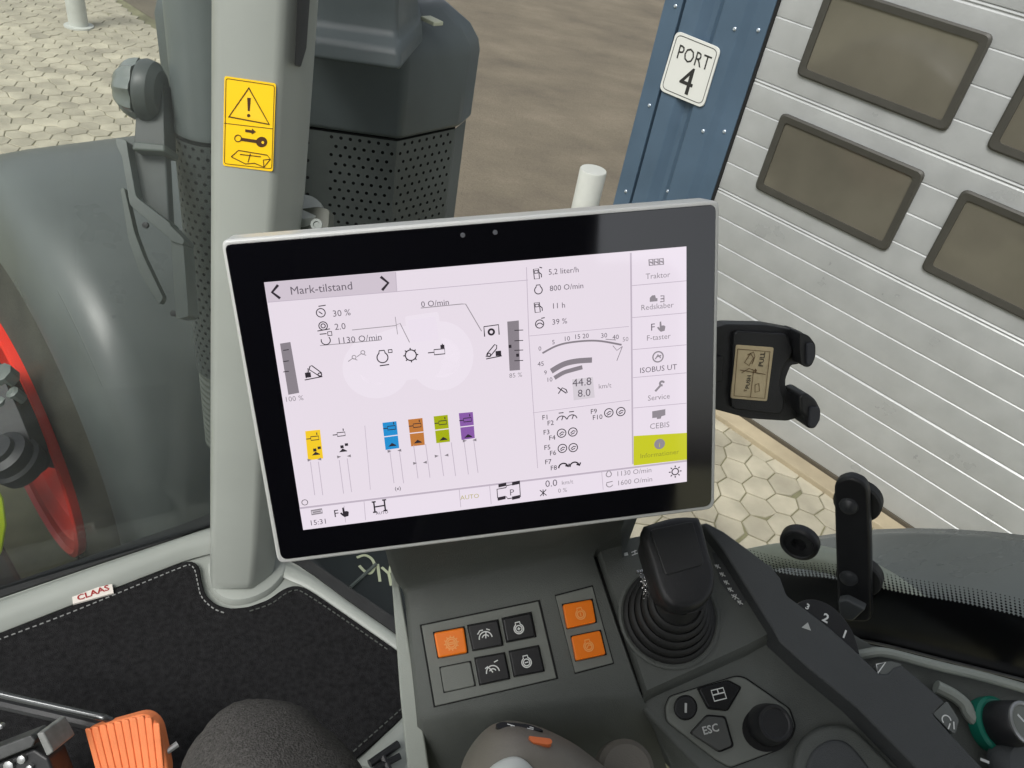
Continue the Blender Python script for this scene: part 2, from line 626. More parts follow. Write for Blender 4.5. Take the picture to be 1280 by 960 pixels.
# ------------------------------------------------------------------ garage door
door = thing('garage_door', fsz(1.243, 3.503, 0), 'pale grey sectional garage door with two rows of tinted windows', 'garage door')
UL, UR = -0.634, 2.9
def D(u, z, h=0.0): return DOOR.uv(u, -z, h)
seams = [0.062, 0.597, 1.130, 1.667, 2.204, 2.74]
def window_holes(k): return k in (2, 3)
for k in range(5):
    z0, z1 = seams[k], seams[k + 1]
    bm = newbm()
    box(bm, D((UL + UR) / 2, (z0 + z1) / 2, -0.028), DOOR.e1 * (UR - UL) / 2, Z * ((z1 - z0) / 2 - .001), DOOR.n * 0.012)
    panel = obj('door_panel', bm, M_DOOR, door)
    n = 4
    p = (z1 - z0) / n
    for i in range(n):
        a, b = z0 + i * p, z0 + (i + 1) * p
        g, dp = (0.0055, 0.004) if i < n - 1 else (0.010, 0.0075)
        prof = [(a, -0.0155), (a, -0.005), (a + 0.0015, -0.001), (a + 0.006, 0.0), (b - g - 0.001, 0.001), (b - 0.002, 0.001 - dp), (b, 0.001 - dp), (b, -0.0155)]
        if i == n - 1 and k > 0: prof[4:7] = [(b - 0.024, 0.001), (b - 0.018, -0.003), (b - 0.013, -0.003), (b - 0.011, 0.001), (b - 0.009, 0.001), (b - 0.001, -0.0065), (b, -0.0065)]
        bm = newbm()
        loft(bm, [[D(UL, z, h) for z, h in prof], [D(UR, z, h) for z, h in prof]])
        obj('slat', bm, M_DOOR, panel, angle=20)
def rect_round(u0, u1, z0, z1, r): return rounded([(u0, z0), (u1, z0), (u1, z1), (u0, z1)], r, 4)
for (z0, z1) in ((1.209, 1.577), (1.745, 2.113)):
    for j in range(4):
        u0 = -0.445 + 0.85 * j
        u1 = u0 + 0.692
        bm = newbm()
        A = rect_round(u0, u1, z0, z1, 0.028)
        w = 0.034
        B = rect_round(u0 + w, u1 - w, z0 + w, z1 - w, 0.016)
        Cc = rect_round(u0 + 0.008, u1 - 0.008, z0 + 0.008, z1 - 0.008, 0.024)
        loft(bm, [[D(u, z, 0.002) for u, z in A], [D(u, z, 0.012) for u, z in A], [D(u, z, 0.018) for u, z in Cc], [D(u, z, 0.016) for u, z in B], [D(u, z, 0.004) for u, z in B]], cap=False)
        wo = obj('window', bm, M_DFRAME, door, angle=30)
        bm = newbm()
        prism(bm, [D(u, z, 0.0048) for u, z in B], [D(u, z, 0.0085) for u, z in B])
        obj('pane', bm, M_DPANE, wo)
bm = newbm()
box(bm, D((UL + UR) / 2, 0.045, -0.016), DOOR.e1 * (UR - UL) / 2, Z * 0.0165, DOOR.n * 0.02)
obj('bottom_seal', bm, mat('seal_grey', rgb(84, 78, 66), .7), door, bevel=0.004)

# ------------------------------------------------------------------ building corner in blue cladding
clad = thing('cladding_corner', D(-0.92, 0), 'blue corrugated steel building corner beside the garage door', 'wall')
prof = [(-1.213, 0.03), (-1.110, 0.03), (-1.108, -0.012), (-1.092, -0.012), (-1.090, 0.036), (-1.000, 0.036), (-0.955, 0.002), (-0.925, 0.002), (-0.885, 0.036), (-0.770, 0.036), (-0.735, 0.010), (-0.650, 0.010), (-0.648, -0.05)]
bm = newbm()
ring0 = prof + [(-0.648, -0.2), (-1.213, -0.2)]
loft(bm, [[D(u, z, h) for u, h in ring0] for z in (0.02, 3.4)])
obj('corrugated_sheet', bm, M_BLUE, clad, bevel=0.004)
bm = newbm()
box(bm, D(-0.641, 1.7, -0.01), DOOR.e1 * 0.006, Z * 1.68, DOOR.n * 0.02)
obj('edge_seal', bm, M_GROOVE, clad)
def prof_h(u):
    for (a, ha), (b, hb) in zip(prof, prof[1:]):
        if a <= u <= b and b > a: return ha + (hb - ha) * (u - a) / (b - a)
    return 0.03
sc_bm = newbm()
lathe(sc_bm, Vector((0, 0, 0)), DOOR.n, [(0.0085, 0), (0.0085, 0.002), (0.006, 0.004), (0.0055, 0.008), (0.001, 0.008)], 12)
screw0 = None
for (x, y) in ((844.6, 7.5), (919.4, 36), (812, 131.6), (880, 163.5), (902.7, 165), (782.5, 239), (835, 239), (945, 38)):
    q = DOOR.at(x, y, 0.03) - DOOR.o
    u, z = q.dot(DOOR.e1), -q.dot(DOOR.e2)
    loc = D(u, z, prof_h(u)) - clad.location
    if screw0 is None:
        screw0 = obj('screw', sc_bm, M_SCREW, None)
        screw0.parent = clad
        screw0.location = loc
    else: dup(screw0, clad, loc)
bm = newbm()
box(bm, D(1.1, 3.1, -0.11), DOOR.e1 * 1.745, Z * 0.34, DOOR.n * 0.07)
hdr = tag(obj('wall_cladding', bm, M_BLUE), 'blue cladding over the garage door, above the frame', 'wall')

# sign
SGN = Plane(DOOR.uv(-0.97, -1.6, 0.047), DOOR.e1, DOOR.e2)
sign = thing('door_sign', SGN.at(862, 86), 'white rounded sign reading PORT 4 on blue cladding', 'sign')
sc_ = [(845.5, 38), (901, 60.5), (878.5, 135.5), (823.4, 112.5)]
SP = rounded(sc_, 8, 5)
bm = newbm()
slab(bm, SGN, SP, -0.008, 0.0)
obj('plate', bm, M_SIGN, sign, bevel=0.0015)
c0 = Vector((862.1, 86.6))
bm = newbm()
inner = [tuple(c0 + (Vector(p) - c0) * 0.9) for p in sc_]
stroke(bm, [SGN.at(x, y, 0.0008) for x, y in rounded(inner, 7, 5)], 0.0035, SGN.n, True)
obj('border_line', bm, M_INK, sign)
text('lettering', 'PORT', SGN, 844.4, 72.0, 24.0, M_INK, sign, 0.001, squash=0.84)
text('numeral', '4', SGN, 845.5, 113, 46, M_INK, sign, 0.001, squash=0.92)
text('numeral', '4', SGN, 846.2, 113.2, 46, M_INK, sign, 0.0012, squash=0.92)

# bollards
bl = thing('bollard', fsz(2.85, 3.76, 0), 'short white steel bollard by the blue building corner', 'bollard')
bt = at_depth(742, 212, 4.85)
bl.location = Vector((bt.x, bt.y, 0))
bm = newbm()
lathe(bm, Vector((bt.x, bt.y, 0)), Z, [(0.083, 0), (0.083, bt.z - 0.006), (0.079, bt.z), (0.001, bt.z)], 28)
obj('tube', bm, M_POSTW, bl)
pp = at_z(99, 35, 0)
bp = thing('white_pole', pp, 'tall white pole standing far off on the pale paving', 'pole')
bm = newbm()
lathe(bm, pp, Z, [(0.085, 0), (0.085, 3.2), (0.001, 3.2)], 24)
obj('shaft', bm, M_POSTW, bp)
bm = newbm()
lathe(bm, pp, Z, [(0.13, 0.01), (0.13, 0.025), (0.086, 0.03)], 24)
obj('foot_plate', bm, M_POSTW, bp)

# ================================================================== TRACTOR, OUTSIDE
WC = (2.22, 0.75)     # front axle: F, z
def wheel_pt(ang, r, s): return fsz(WC[0] + r * math.cos(ang), s, WC[1] + r * math.sin(ang))
def wheel_lathe(bm, prof, seg=72, cap=False):
    loft(bm, [[wheel_pt(2 * math.pi * i / seg, r, s) for i in range(seg)] for r, s in prof] , cap=cap)
fa = thing('front_axle', fsz(WC[0], 0.4, 0), 'front axle with red-rimmed wheel and black hub at left edge', 'axle')
bm = newbm()
box(bm, fsz(1.9, -0.20, 0.80), F * 1.0, S * 0.25, Z * 0.22)
box(bm, fsz(2.0, 0.02, 0.30), F * 0.75, S * 0.20, Z * 0.13)
obj('chassis', bm, mat('chassis_black', rgb(44, 48, 48), .6, var=.2, scale=10), fa, bevel=.02)
bm = newbm()
box(bm, fsz(2.22, -0.08, 0.72), F * 0.14, S * 0.26, Z * 0.12)
obj('axle_beam', bm, M_BLK, fa, bevel=.03)
fw = fa
WHL = bpy.data.objects.new('wheel', None)
COL.objects.link(WHL)
WHL.parent = fa
fw = WHL
bm = newbm()
wheel_lathe(bm, [(0.41, 0.40), (0.43, 0.385), (0.50, 0.40), (0.62, 0.43), (0.72, 0.47), (0.75, 0.52), (0.75, 0.86), (0.73, 0.95), (0.60, 0.99), (0.41, 0.96)])
ty = obj('tyre', bm, M_TYRE, fw)
bm = newbm()
for i in range(26):
    for sgn in (0, 1):
        a0 = 2 * math.pi * (i + 0.5 * sgn) / 26
        q = []
        for (ds, da) in ((0.0, 0.0), (0.26, 0.14)):
            s = 0.56 + ds if not sgn else 0.95 - ds
            q.append((a0 + da, s))
        bot = [wheel_pt(q[0][0], 0.745, q[0][1]), wheel_pt(q[0][0] + .07, 0.745, q[0][1]), wheel_pt(q[1][0] + .07, 0.745, q[1][1]), wheel_pt(q[1][0], 0.745, q[1][1])]
        top = [wheel_pt(q[0][0] + .01, 0.772, q[0][1]), wheel_pt(q[0][0] + .06, 0.772, q[0][1]), wheel_pt(q[1][0] + .06, 0.772, q[1][1]), wheel_pt(q[1][0] + .01, 0.772, q[1][1])]
        prism(bm, bot, top)
tag(obj('tread_lugs', bm, M_TYRE, fw), kind='stuff')
bm = newbm()
wheel_lathe(bm, [(0.42, 0.39), (0.422, 0.365), (0.408, 0.36), (0.404, 0.375), (0.385, 0.39), (0.375, 0.385), (0.37, 0.395), (0.335, 0.42), (0.325, 0.415), (0.32, 0.425), (0.28, 0.45), (0.27, 0.445), (0.265, 0.455), (0.2, 0.47), (0.1, 0.48)])
obj('rim', bm, M_RED, fw)
bm = newbm()
wheel_lathe(bm, [(0.02, 0.20), (0.07, 0.20), (0.08, 0.36), (0.13, 0.40), (0.15, 0.43), (0.155, 0.46), (0.155, 0.50), (0.02, 0.52)], 40, True)
hub = obj('hub', bm, M_BLK, fw)
# steering joint and stub beside the hub
bm = newbm()
KP = Plane(at_depth(40, 540, 2.03), CR, CD)
bm = newbm()
slab(bm, KP, rounded([(-30, 445), (2, 468), (26, 520), (42, 562), (46, 584), (34, 596), (-30, 600)], 8, 3), -0.05, 0.015)
obj('steering_knuckle', bm, mat('knuckle_black', rgb(40, 41, 42), .45, var=.3, scale=14, bump=.3, bscale=60), fw, bevel=.012)
bm = newbm()
c = at_depth(10, 570, 1.98)
lathe(bm, c, Z * 0.8 - S * 0.4, [(0.06, -.06), (0.066, -.02), (0.058, -.012), (0.058, 0.02), (0.038, 0.028), (0.036, 0.042), (0.018, 0.044), (0.001, .044)], 24)
obj('steering_joint', bm, M_BLK, fw)
for (x, y, r) in ((3, 503, .02), (20, 494, .017), (5, 470, .03)):
    bm = newbm()
    lathe(bm, at_depth(x, y, 2.03), -S * .5 + Z, [(r, -.02), (r, .015), (r * .6, .02), (.001, .02)], 8)
    obj('bolt', bm, M_GREYM, fw)

mg = thing('front_mudguard', fsz(WC[0], 0.75, 1.0), 'large smooth grey mudguard over the front wheel', 'mudguard')
bm = newbm()
rings = []
for i in range(40):
    a = R_(62 + (196 - 62) * i / 39)
    rr = 0.795
    rings.append([wheel_pt(a, .462, 0.432), wheel_pt(a, .458, 0.424), wheel_pt(a, .466, 0.418), wheel_pt(a, .60, 0.425), wheel_pt(a, .70, 0.44), wheel_pt(a, rr - .03, 0.47), wheel_pt(a, rr + .002, 0.51), wheel_pt(a, rr + .014, 0.56), wheel_pt(a, rr + .018, 0.64), wheel_pt(a, rr + .016, 0.95), wheel_pt(a, rr, 1.07), wheel_pt(a, rr - .03, 1.10), wheel_pt(a, rr - .02, 1.06), wheel_pt(a, rr - .004, 0.90), wheel_pt(a, rr - .006, 0.56), wheel_pt(a, rr - .02, .52), wheel_pt(a, rr - .05, .485), wheel_pt(a, .6, .44)])
loft(bm, rings)
obj('shell', bm, M_FEND2, mg, angle=45)
bm = newbm()
tube(bm, [wheel_pt(R_(117 + 20 * i / 12), 0.757, 0.4745) for i in range(13)], 0.008, 10)
obj('highlight_ridge', bm, M_FEND2, mg)  # ridge tube put in to draw the pale highlight line

ln = newbm()
LP = [at_depth(-60, 560, 1.75), at_depth(-8, 592, 1.75), at_depth(8, 622, 1.75), at_depth(12, 655, 1.75), at_depth(6, 692, 1.75), at_depth(-60, 760, 1.75)]
prism(ln, [p - S * .05 for p in LP], LP)
tag(obj('bonnet_panel', ln, M_LIME, None, bevel=0.01), 'lime green bonnet edge at the far left below the red rim', 'bonnet')

# exhaust housing
z0 = at_depth(499, 176, 1.62).z
def hx_plan(pts, z): return [at_z(x, y, z) for x, y in pts]
plan = hx_plan([(205, 112), (262, 150), (390, 161), (499, 176), (573, 160), (587, 148)], z0)
back = [plan[-1] + (F * 0.30 + S * 0.03), plan[0] + (F * 0.10 + S * 0.20)]
PLAN = [Vector((p.x, p.y, 0)) for p in plan + back]
cen = sum(PLAN, Vector()) / len(PLAN)
ex = thing('exhaust_housing', Vector((cen.x, cen.y, 1.0)), 'grey angular exhaust housing with perforated guard behind the pillar', 'exhaust housing')
def lvl(k, z): return [cen + (p - cen) * k + Z * z for p in PLAN]
bm = newbm()
loft(bm, [lvl(1.0, z0), lvl(1.015, z0 + 0.012), lvl(1.02, z0 + 0.15), lvl(1.0, z0 + 0.172), lvl(0.93, z0 + 0.20), lvl(0.72, z0 + 0.24)])
obj('cap', bm, M_EXH, ex, bevel=0.012, seg=3, angle=22)
# stack on the cap
st = [at_z(x, y, z0 + 0.23) for x, y in ((372, 40), (497, 58), (522, 30), (520, -40), (380, -60))]
stc = sum(st, Vector()) / 5
bm = newbm()
def sl(k, dz): return [stc + (p - stc) * k + Z * dz for p in st]
loft(bm, [sl(1.12, -0.03), sl(1.08, 0.0), sl(0.98, 0.015), sl(0.94, 0.05), sl(0.93, 0.25), sl(0.5, 0.27)])
obj('outlet_duct', bm, M_EXH, ex, bevel=0.012, seg=3, angle=25)
bm = newbm()
q = at_z(540, 26, z0 + 0.228)
box(bm, q, F * .02, S * .012, Z * .004)
obj('maker_plate', bm, mat('plate_cream', rgb(196, 200, 176), 0.5), ex, bevel=0.002)
# perforated guard
zA, zB = z0 - 0.003, at_depth(228, 470, 1.72).z
inn = newbm()
loft(inn, [lvl(0.90, zA - 1.0), lvl(0.90, zA)])
obj('inner_core', inn, M_HOLE, ex)
gb = newbm()
pitch = 0.0185
for i in range(5):
    a, b = PLAN[i], PLAN[i + 1]
    a = cen + (a - cen) * 0.975
    b = cen + (b - cen) * 0.975
    L = (b - a).length
    e = (b - a) / L
    nc = max(1, int(L / pitch))
    pc = L / nc
    nr = int((zA - zB) / pitch)
    pr = (zA - zB) / nr
    for r in range(nr):
        zc = zA - (r + 0.5) * pr
        off = 0.0 if r % 2 else 0.5
        for c in range(nc + (1 if off else 0)):
            u0 = max(0, (c - off) * pc)
            u1 = min(L, (c + 1 - off) * pc)
            uc = (u0 + u1) / 2
            hr = min(0.0037, (u1 - u0) * 0.27)
            o = a + e * uc + Z * zc
            hw = (u1 - u0) / 2
            outer = [(hw, 0), (hw, pr / 2), (0, pr / 2), (-hw, pr / 2), (-hw, 0), (-hw, -pr / 2), (0, -pr / 2), (hw, -pr / 2)]
            ov = [gb.verts.new(o + e * x + Z * y) for x, y in outer]
            if i < 4 and (u1 - u0) > pc * 0.9 and not (i == 2 and c < 2):
                iv = [gb.verts.new(o + e * (hr * math.cos(k * math.pi / 4)) + Z * (hr * math.sin(k * math.pi / 4))) for k in range(8)]
                for k in range(8): gb.faces.new((ov[k], ov[(k + 1) % 8], iv[(k + 1) % 8], iv[k]))
            else: gb.faces.new(ov)
obj('perforated_guard', gb, M_EXHP, ex, smooth=False)
# ribbed duct running down beside the pillar, its upper end in a perforated sleeve
dd_ = 1.50
dA, dM = at_depth(266, 158, dd_), at_depth(275, 455, dd_)
dC = Vector((dA.x, dA.y, 0))
rb = newbm()
zt = at_depth(275, 455, dd_).z
dm2 = dM - CAM
zt = CAM.z + dm2.z * (Vector((dA.x, dA.y, 0)).length / Vector((dm2.x, dm2.y, 0)).length)
zb_ = 1.2
prof = []
nr_ = int((zt - zb_) / 0.0165)
for i in range(nr_):
    h = zb_ + i * (zt - zb_) / nr_
    prof += [(0.0605, h), (0.067, h + .004), (0.067, h + .0115), (0.0605, h + .0150)]
lathe(rb, dC, Z, prof, 40)
obj('ribbed_duct', rb, M_RIB, ex, angle=30)
cb = newbm()
lathe(cb, dC, Z, [(0.062, zt - .01), (0.062, dA.z - .003)], 32)
obj('sleeve_core', cb, M_HOLE, ex)
gb = newbm()
nc, rr_ = 26, 0.070
pr = 0.0165
nr_ = int((dA.z - zt) / pr)
for r in range(nr_):
    for c in range(nc):
        def cp(x, y):
            t = 2 * math.pi * (c + (0.5 if r % 2 else 0) + x) / nc
            return dC + Vector((rr_ * math.cos(t), rr_ * math.sin(t), zt + (r + .5 + y) * pr))
        ov = [gb.verts.new(cp(x, y)) for x, y in ((.5, 0), (.5, .5), (0, .5), (-.5, .5), (-.5, 0), (-.5, -.5), (0, -.5), (.5, -.5))]
        iv = [gb.verts.new(cp(.22 * math.cos(k * math.pi / 4), .22 * math.sin(k * math.pi / 4))) for k in range(8)]
        for k in range(8): gb.faces.new((ov[k], ov[(k + 1) % 8], iv[(k + 1) % 8], iv[k]))
obj('perforated_sleeve', gb, M_EXHP, ex, smooth=False)
tb_ = newbm()
lathe(tb_, dC, Z, [(0.0705, dA.z - .004), (0.0705, dA.z + .006), (0.067, dA.z + .012), (0.067, dA.z + .9), (0.001, dA.z + .9)], 32)
obj('upper_pipe', tb_, mat('pipe_grey', rgb(104, 112, 111), .35, var=.1, scale=8), ex)

# work lamp and its bracket
dl = 1.42
lp = thing('work_lamp', at_depth(185, 185, dl), 'round ribbed work lamp outside the windscreen, left of the pillar', 'work lamp')
lc = at_depth(176, 112, dl)
ax = (-CR * 0.90 - CF * 0.05 - CD * 0.12).normalized()
bm = newbm()
lathe(bm, lc - ax * 0.012, ax, [(0.036, -0.025), (0.05, -0.015), (0.054, 0.0), (0.052, 0.008)], 40)
obj('housing', bm, mat('lamp_body', rgb(84, 90, 88), .4), lp)
bm = newbm()
pr_ = []
for i in range(25):
    t = i / 24
    r = 0.050 * math.cos(t * math.pi / 2 * 0.98)
    pr_.append((r + 0.0022 * math.cos(i * math.pi), 0.040 * math.sin(t * math.pi / 2)))
seg = 40
a, b, nn = frame_of(ax)
rings = []
for (r, h) in [(0.050 * math.cos(t / 8 * math.pi / 2 * .97), 0.046 * math.sin(t / 8 * math.pi / 2)) for t in range(9)]:
    rg_ = []
    for k in range(seg):
        t = 2 * math.pi * k / seg
        m_ = 1 + 0.07 * math.cos(9 * t)
        rg_.append(lc + nn * h + (a * math.cos(t) + b * math.sin(t)) * r * m_)
    rings.append(rg_)
loft(bm, rings)
obj('lens', bm, M_LENS, lp)
VL = Plane(at_depth(185, 185, dl), CR, CD)
bm = newbm()
slab(bm, VL, rounded([(172, 96), (203, 98), (206, 186), (167, 186), (170, 140)], 5, 3), -0.05, 0.0)
obj('mount', bm, mat('lamp_dark', rgb(70, 76, 74), 0.45), lp, bevel=0.006)
bm = newbm()
slab(bm, VL, [(166, 176), (206, 180), (206, 190), (164, 187)], -0.05, 0.012)
obj('base', bm, M_GREYM, lp, bevel=0.004)

br = thing('lamp_bracket', at_depth(180, 290, dl), 'bent grey steel bracket arm below the round work lamp', 'bracket')
VB = Plane(at_depth(180, 290, dl), CR, CD)
bm = newbm()
slab(bm, VB, rounded([(160, 187), (207, 190), (212, 285), (170, 262), (158, 215)], 4, 2), -0.045, -0.02)
obj('backing_plate', bm, M_EXHP, br, bevel=0.004)
bm = newbm()
slab(bm, VB, rounded([(143, 172), (158, 175), (160, 190), (170, 246), (214, 280), (212, 298), (162, 256), (152, 195), (146, 184)], 4, 3), -0.03, 0.006)
obj('arm', bm, mat('bracket_light', rgb(98, 106, 102), 0.4, var=.1, scale=30), br, bevel=0.005)
bm = newbm()
slab(bm, VB, rounded([(150, 235), (155, 234), (168, 290), (180, 322), (204, 372), (199, 381), (174, 340), (160, 298)], 3, 2), -0.04, -0.022)
obj('lower_arm', bm, M_GREYM, br, bevel=0.003)
bm = newbm()
slab(bm, VB, rounded([(213, 296), (229, 303), (236, 396), (220, 399)], 4, 3), -0.035, 0.01)
obj('end_plate', bm, M_GREYM, br, bevel=0.005)
bm = newbm()
slab(bm, VB, rounded([(211, 280), (230, 299), (229, 306), (211, 300)], 3, 3), -0.03, 0.016)
obj('clamp', bm, MATS['bracket_light'], br, bevel=0.003)
for (x, y) in ((183, 282), (218, 392)):
    bm = newbm()
    lathe(bm, VB.at(x, y, -0.018), VB.n, [(0.006, 0), (0.006, 0.006), (0.001, 0.007)], 6)
    obj('bolt', bm, M_BLK, br)

# rear mudguard, right
RC = (-0.64, 0.94)
rm = thing('rear_mudguard', fsz(-0.3, 0.9, 1.2), 'broad grey rear mudguard below the side window', 'mudguard')
bm = newbm()
rings = []
for i in range(36):
    a = R_(6 + 110 * i / 35)
    def q(r, s): return fsz(RC[0] + r * math.cos(a), s, RC[1] + r * math.sin(a))
    rings.append([q(1.06, 0.76), q(1.085, 0.75), q(1.10, 0.78), q(1.10, 0.95), q(1.098, 1.15), q(1.09, 1.19), q(1.06, 1.21), q(1.05, 1.2), q(1.085, 1.14), q(1.085, 0.80)])
loft(bm, rings)
obj('shell', bm, M_FEND, rm, angle=50)
bm = newbm()
tube(bm, curve_pts([at_side(x, y, 0.80) for x, y in ((930, 702), (985, 694), (1045, 703), (1100, 726), (1150, 762))], 8), 0.016, 12)
obj('lip', bm, mat('lip_reflect_pale', rgb(156, 164, 150), 0.35), rm)  # lip tube drawn paler, a reflected band put into its colour
# dark panel outside under the monitor corner
sp = thing('side_tank', fsz(0.85, 0.8, 0.9), 'black panel outside low window with pale upside-down letters', 'tank')
bm = newbm()
box(bm, fsz(0.75, 0.86, 0.95), F * 0.34, S * 0.26, Z * 0.25)
obj('shell', bm, mat('tank_black', rgb(38, 44, 44), 0.5, var=0.3, scale=6), sp, bevel=0.03, seg=3)
TNK = Plane(Vector((0, 0, 1.2005)), S.cross(Z) * -1 if False else Vector((0.90, 0.43, 0)), Vector((0.43, -0.90, 0)))
M_LET = mat('pale_lettering', rgb(196, 204, 170), 0.6)
for ln_ in (curve_pts([(446, 697), (456, 694), (465, 699), (468, 708), (464, 716), (457, 715), (449, 707)], 5), [(472, 705), (475, 727)], [(477, 709), (486, 717), (489, 732)], [(487, 716), (491, 690)]):
    bm = newbm()
    stroke(bm, [TNK.at(p[0], p[1], .001) for p in ln_], .0062, TNK.n)
    obj('letter', bm, M_LET, sp, smooth=False)
bm = newbm()
tube(bm, [TNK.at(438, 734, .004), TNK.at(470, 705, .004)], 0.004, 6)
obj('seam_strip', bm, M_GREYM, sp)

# ================================================================== CAB SHELL
FZ = 1.45
bm = newbm()
fl = [fsz(-1.0, -0.85, 0), fsz(0.965, -0.85, 0), fsz(0.955, 0.20, 0), fsz(0.93, 0.40, 0), fsz(0.80, 0.475, 0), fsz(0.55, 0.535, 0), fsz(-1.0, 0.56, 0)]
prism(bm, [p + Z * (FZ - 0.05) for p in fl], [p + Z * (FZ - 0.006) for p in fl])
structure('cab_floor', bm, M_SILV)

bm = newbm()
box(bm, fsz(0.0, -0.15, 1.02), F * 0.85, S * 0.62, Z * 0.36)
structure('underbody_blocker', bm, mat('blocker_dark', rgb(40, 43, 42), .7, var=.2, scale=8), bevel=.03)  # mostly hidden dark block added under the cab to cut ground bounce

def bump_strip(bm, inner, outer, z, h, n=9):
    rows = []
    for k in range(n):
        t = k / (n - 1)
        rows.append([at_z(a[0], a[1], z) * (1 - t) + at_z(b[0], b[1], z) * t + Z * (h * math.sin(math.pi * min(1, t * 1.15 + 0.02)) ** 0.7 if 0 < t < 1 else 0) for a, b in zip(inner, outer)])
    sheet(bm, rows)
def poly_resample(pts, n):
    P = [Vector(p) for p in pts]
    L = [0]
    for a, b in zip(P, P[1:]): L.append(L[-1] + (b - a).length)
    out = []
    for i in range(n):
        d = L[-1] * i / (n - 1)
        for k in range(len(P) - 1):
            if d <= L[k + 1] + 1e-9:
                t = (d - L[k]) / max(1e-9, L[k + 1] - L[k])
                out.append(P[k].lerp(P[k + 1], t))
                break
    return out
bm = newbm()
A = poly_resample([(-90, 822), (0, 791), (120, 744), (228, 702), (254, 694), (275, 690)], 24)
B = poly_resample([(-90, 776), (0, 745), (120, 704), (228, 668), (254, 659), (285, 650)], 24)
bump_strip(bm, A, B, FZ, 0.022)
A = poly_resample([(330, 706), (354, 722), (380, 733), (420, 761), (489, 809), (540, 848)], 20)
B = poly_resample([(345, 692), (373, 707), (392, 717), (430, 745), (489, 786), (545, 828)], 20)
bump_strip(bm, A, B, FZ, 0.005)
A = poly_resample([(440, 958), (505, 895), (530, 860)], 6)
B = poly_resample([(495, 985), (530, 935), (560, 880)], 6)
bump_strip(bm, A, B, FZ, 0.02)
structure('cab_sill', bm, M_SILV)
bm = newbm()
def strip3(path_a, path_b, z, t):
    A = [at_z(*p, z) for p in path_a]
    B = [at_z(*p, z) for p in path_b]
    for i in range(len(A) - 1):
        prism(bm, [A[i] - Z * t, A[i + 1] - Z * t, B[i + 1] - Z * t, B[i] - Z * t], [A[i], A[i + 1], B[i + 1], B[i]])
strip3([(-90, 777), (0, 746), (120, 705), (228, 669), (268, 655)], [(-90, 764), (0, 733), (120, 692), (228, 655), (268, 640)], FZ + .004, .03)
strip3([(365, 700), (392, 718), (430, 746), (489, 787), (545, 829)], [(372, 690), (405, 712), (440, 736), (492, 771), (550, 812)], FZ + .004, .03)
structure('window_gasket', bm, M_RUB)

bm = newbm()
box(bm, fsz(-0.45, -0.1, 3.03), F * 0.60, S * 0.78, Z * 0.09)
structure('cab_roof', bm, M_ROOF, bevel=0.03)  # unseen roof, its front left open to let top light into the cab
bm = newbm()
box(bm, fsz(-1.0, -0.58, 2.2), F * 0.03, S * 0.46, Z * 0.75)
box(bm, fsz(-0.72, -1.04, 2.2), F * 0.28, S * 0.02, Z * 0.75)
structure('rear_reflection_wall', bm, mat('reflection_wall_dark', rgb(30, 31, 32), .9), bevel=0.01)  # unseen dark walls added to blacken part of the bezel reflection

# windscreen with reflection haze put into its material; side window clear
ws = thing('windscreen', fsz(0.97, -0.2, FZ), 'windscreen pane with a painted reflection haze left of the silver pillar', 'windscreen')
bm = newbm()
wsp = [fsz(1.20, -0.8, FZ), fsz(0.962, 0.43, FZ), fsz(1.02, 0.66, 2.94), fsz(1.27, -0.8, 2.94)]
WSN = (wsp[1] - wsp[0]).cross(wsp[3] - wsp[0]).normalized()
prism(bm, wsp, [p + WSN * .005 for p in wsp])
obj('pane', bm, M_WIND, ws)

def wside(f): return 0.665 - 0.27 * f
sw = thing('side_window', fsz(0.2, wside(.2), 2.0), 'clear right side window with black dotted lower border', 'side window')
WN = (S + F * 0.27).normalized()
bm = newbm()
pw = [fsz(0.80, wside(.8), 1.46), fsz(-0.6, wside(-.6), 1.9), fsz(-0.6, wside(-.6), 2.94), fsz(0.80, wside(.8), 2.94)]
prism(bm, pw, [p + WN * .005 for p in pw])
obj('pane', bm, M_CLEAR, sw)
WIN = Plane(fsz(0, wside(0), 2) - WN * .003, -F + S * 0.27, -Z)
top = curve_pts([(930, 704), (985, 718), (1030, 722), (1070, 729), (1132, 742), (1208, 755), (1280, 772), (1340, 788)], 6)
bot = curve_pts([(930, 790), (985, 793), (1030, 795), (1080, 801), (1130, 812), (1171, 822.5), (1280, 850), (1340, 866)], 6)
bm = newbm()
loft(bm, [[WIN.at(*a, .001), WIN.at(*b, .001), WIN.at(*b, -.001), WIN.at(*a, -.001)] for a, b in zip(top, bot)])
obj('frit_band', bm, M_FRIT, sw, angle=80)
bm = newbm()
cum = 0.0
mm = WIN.px(1100, 730)
tp = [WIN.at(*p, .001) for p in top]
dense = []
for a, b in zip(tp, tp[1:]):
    for k in range(6): dense.append(a.lerp(b, k / 6))
seglen = [0]
for a, b in zip(dense, dense[1:]): seglen.append(seglen[-1] + (b - a).length)
def along(d):
    for i in range(len(dense) - 1):
        if d <= seglen[i + 1]: return dense[i].lerp(dense[i + 1], (d - seglen[i]) / (seglen[i + 1] - seglen[i]))
    return dense[-1]
dp = 4.6 * mm
for r in range(7):
    rad = dp * (0.40 - 0.04 * r)
    n_ = int(seglen[-1] / dp)
    for c in range(n_):
        p = along((c + 0.5 * (r % 2)) * dp) + Z * ((r + 0.1) * dp * 0.95)
        bm.faces.new([bm.verts.new(p + F * (rad * math.cos(k * math.pi / 3)) + Z * (rad * math.sin(k * math.pi / 3))) for k in range(6)])
tag(obj('frit_dots', bm, M_FRIT, sw, smooth=False), kind='stuff')
bm = newbm()
tube(bm, [WIN.at(x, y, .002) for x, y in bot], 0.0014, 6)
obj('edge_trim', bm, M_STEEL, sw)
bm = newbm()
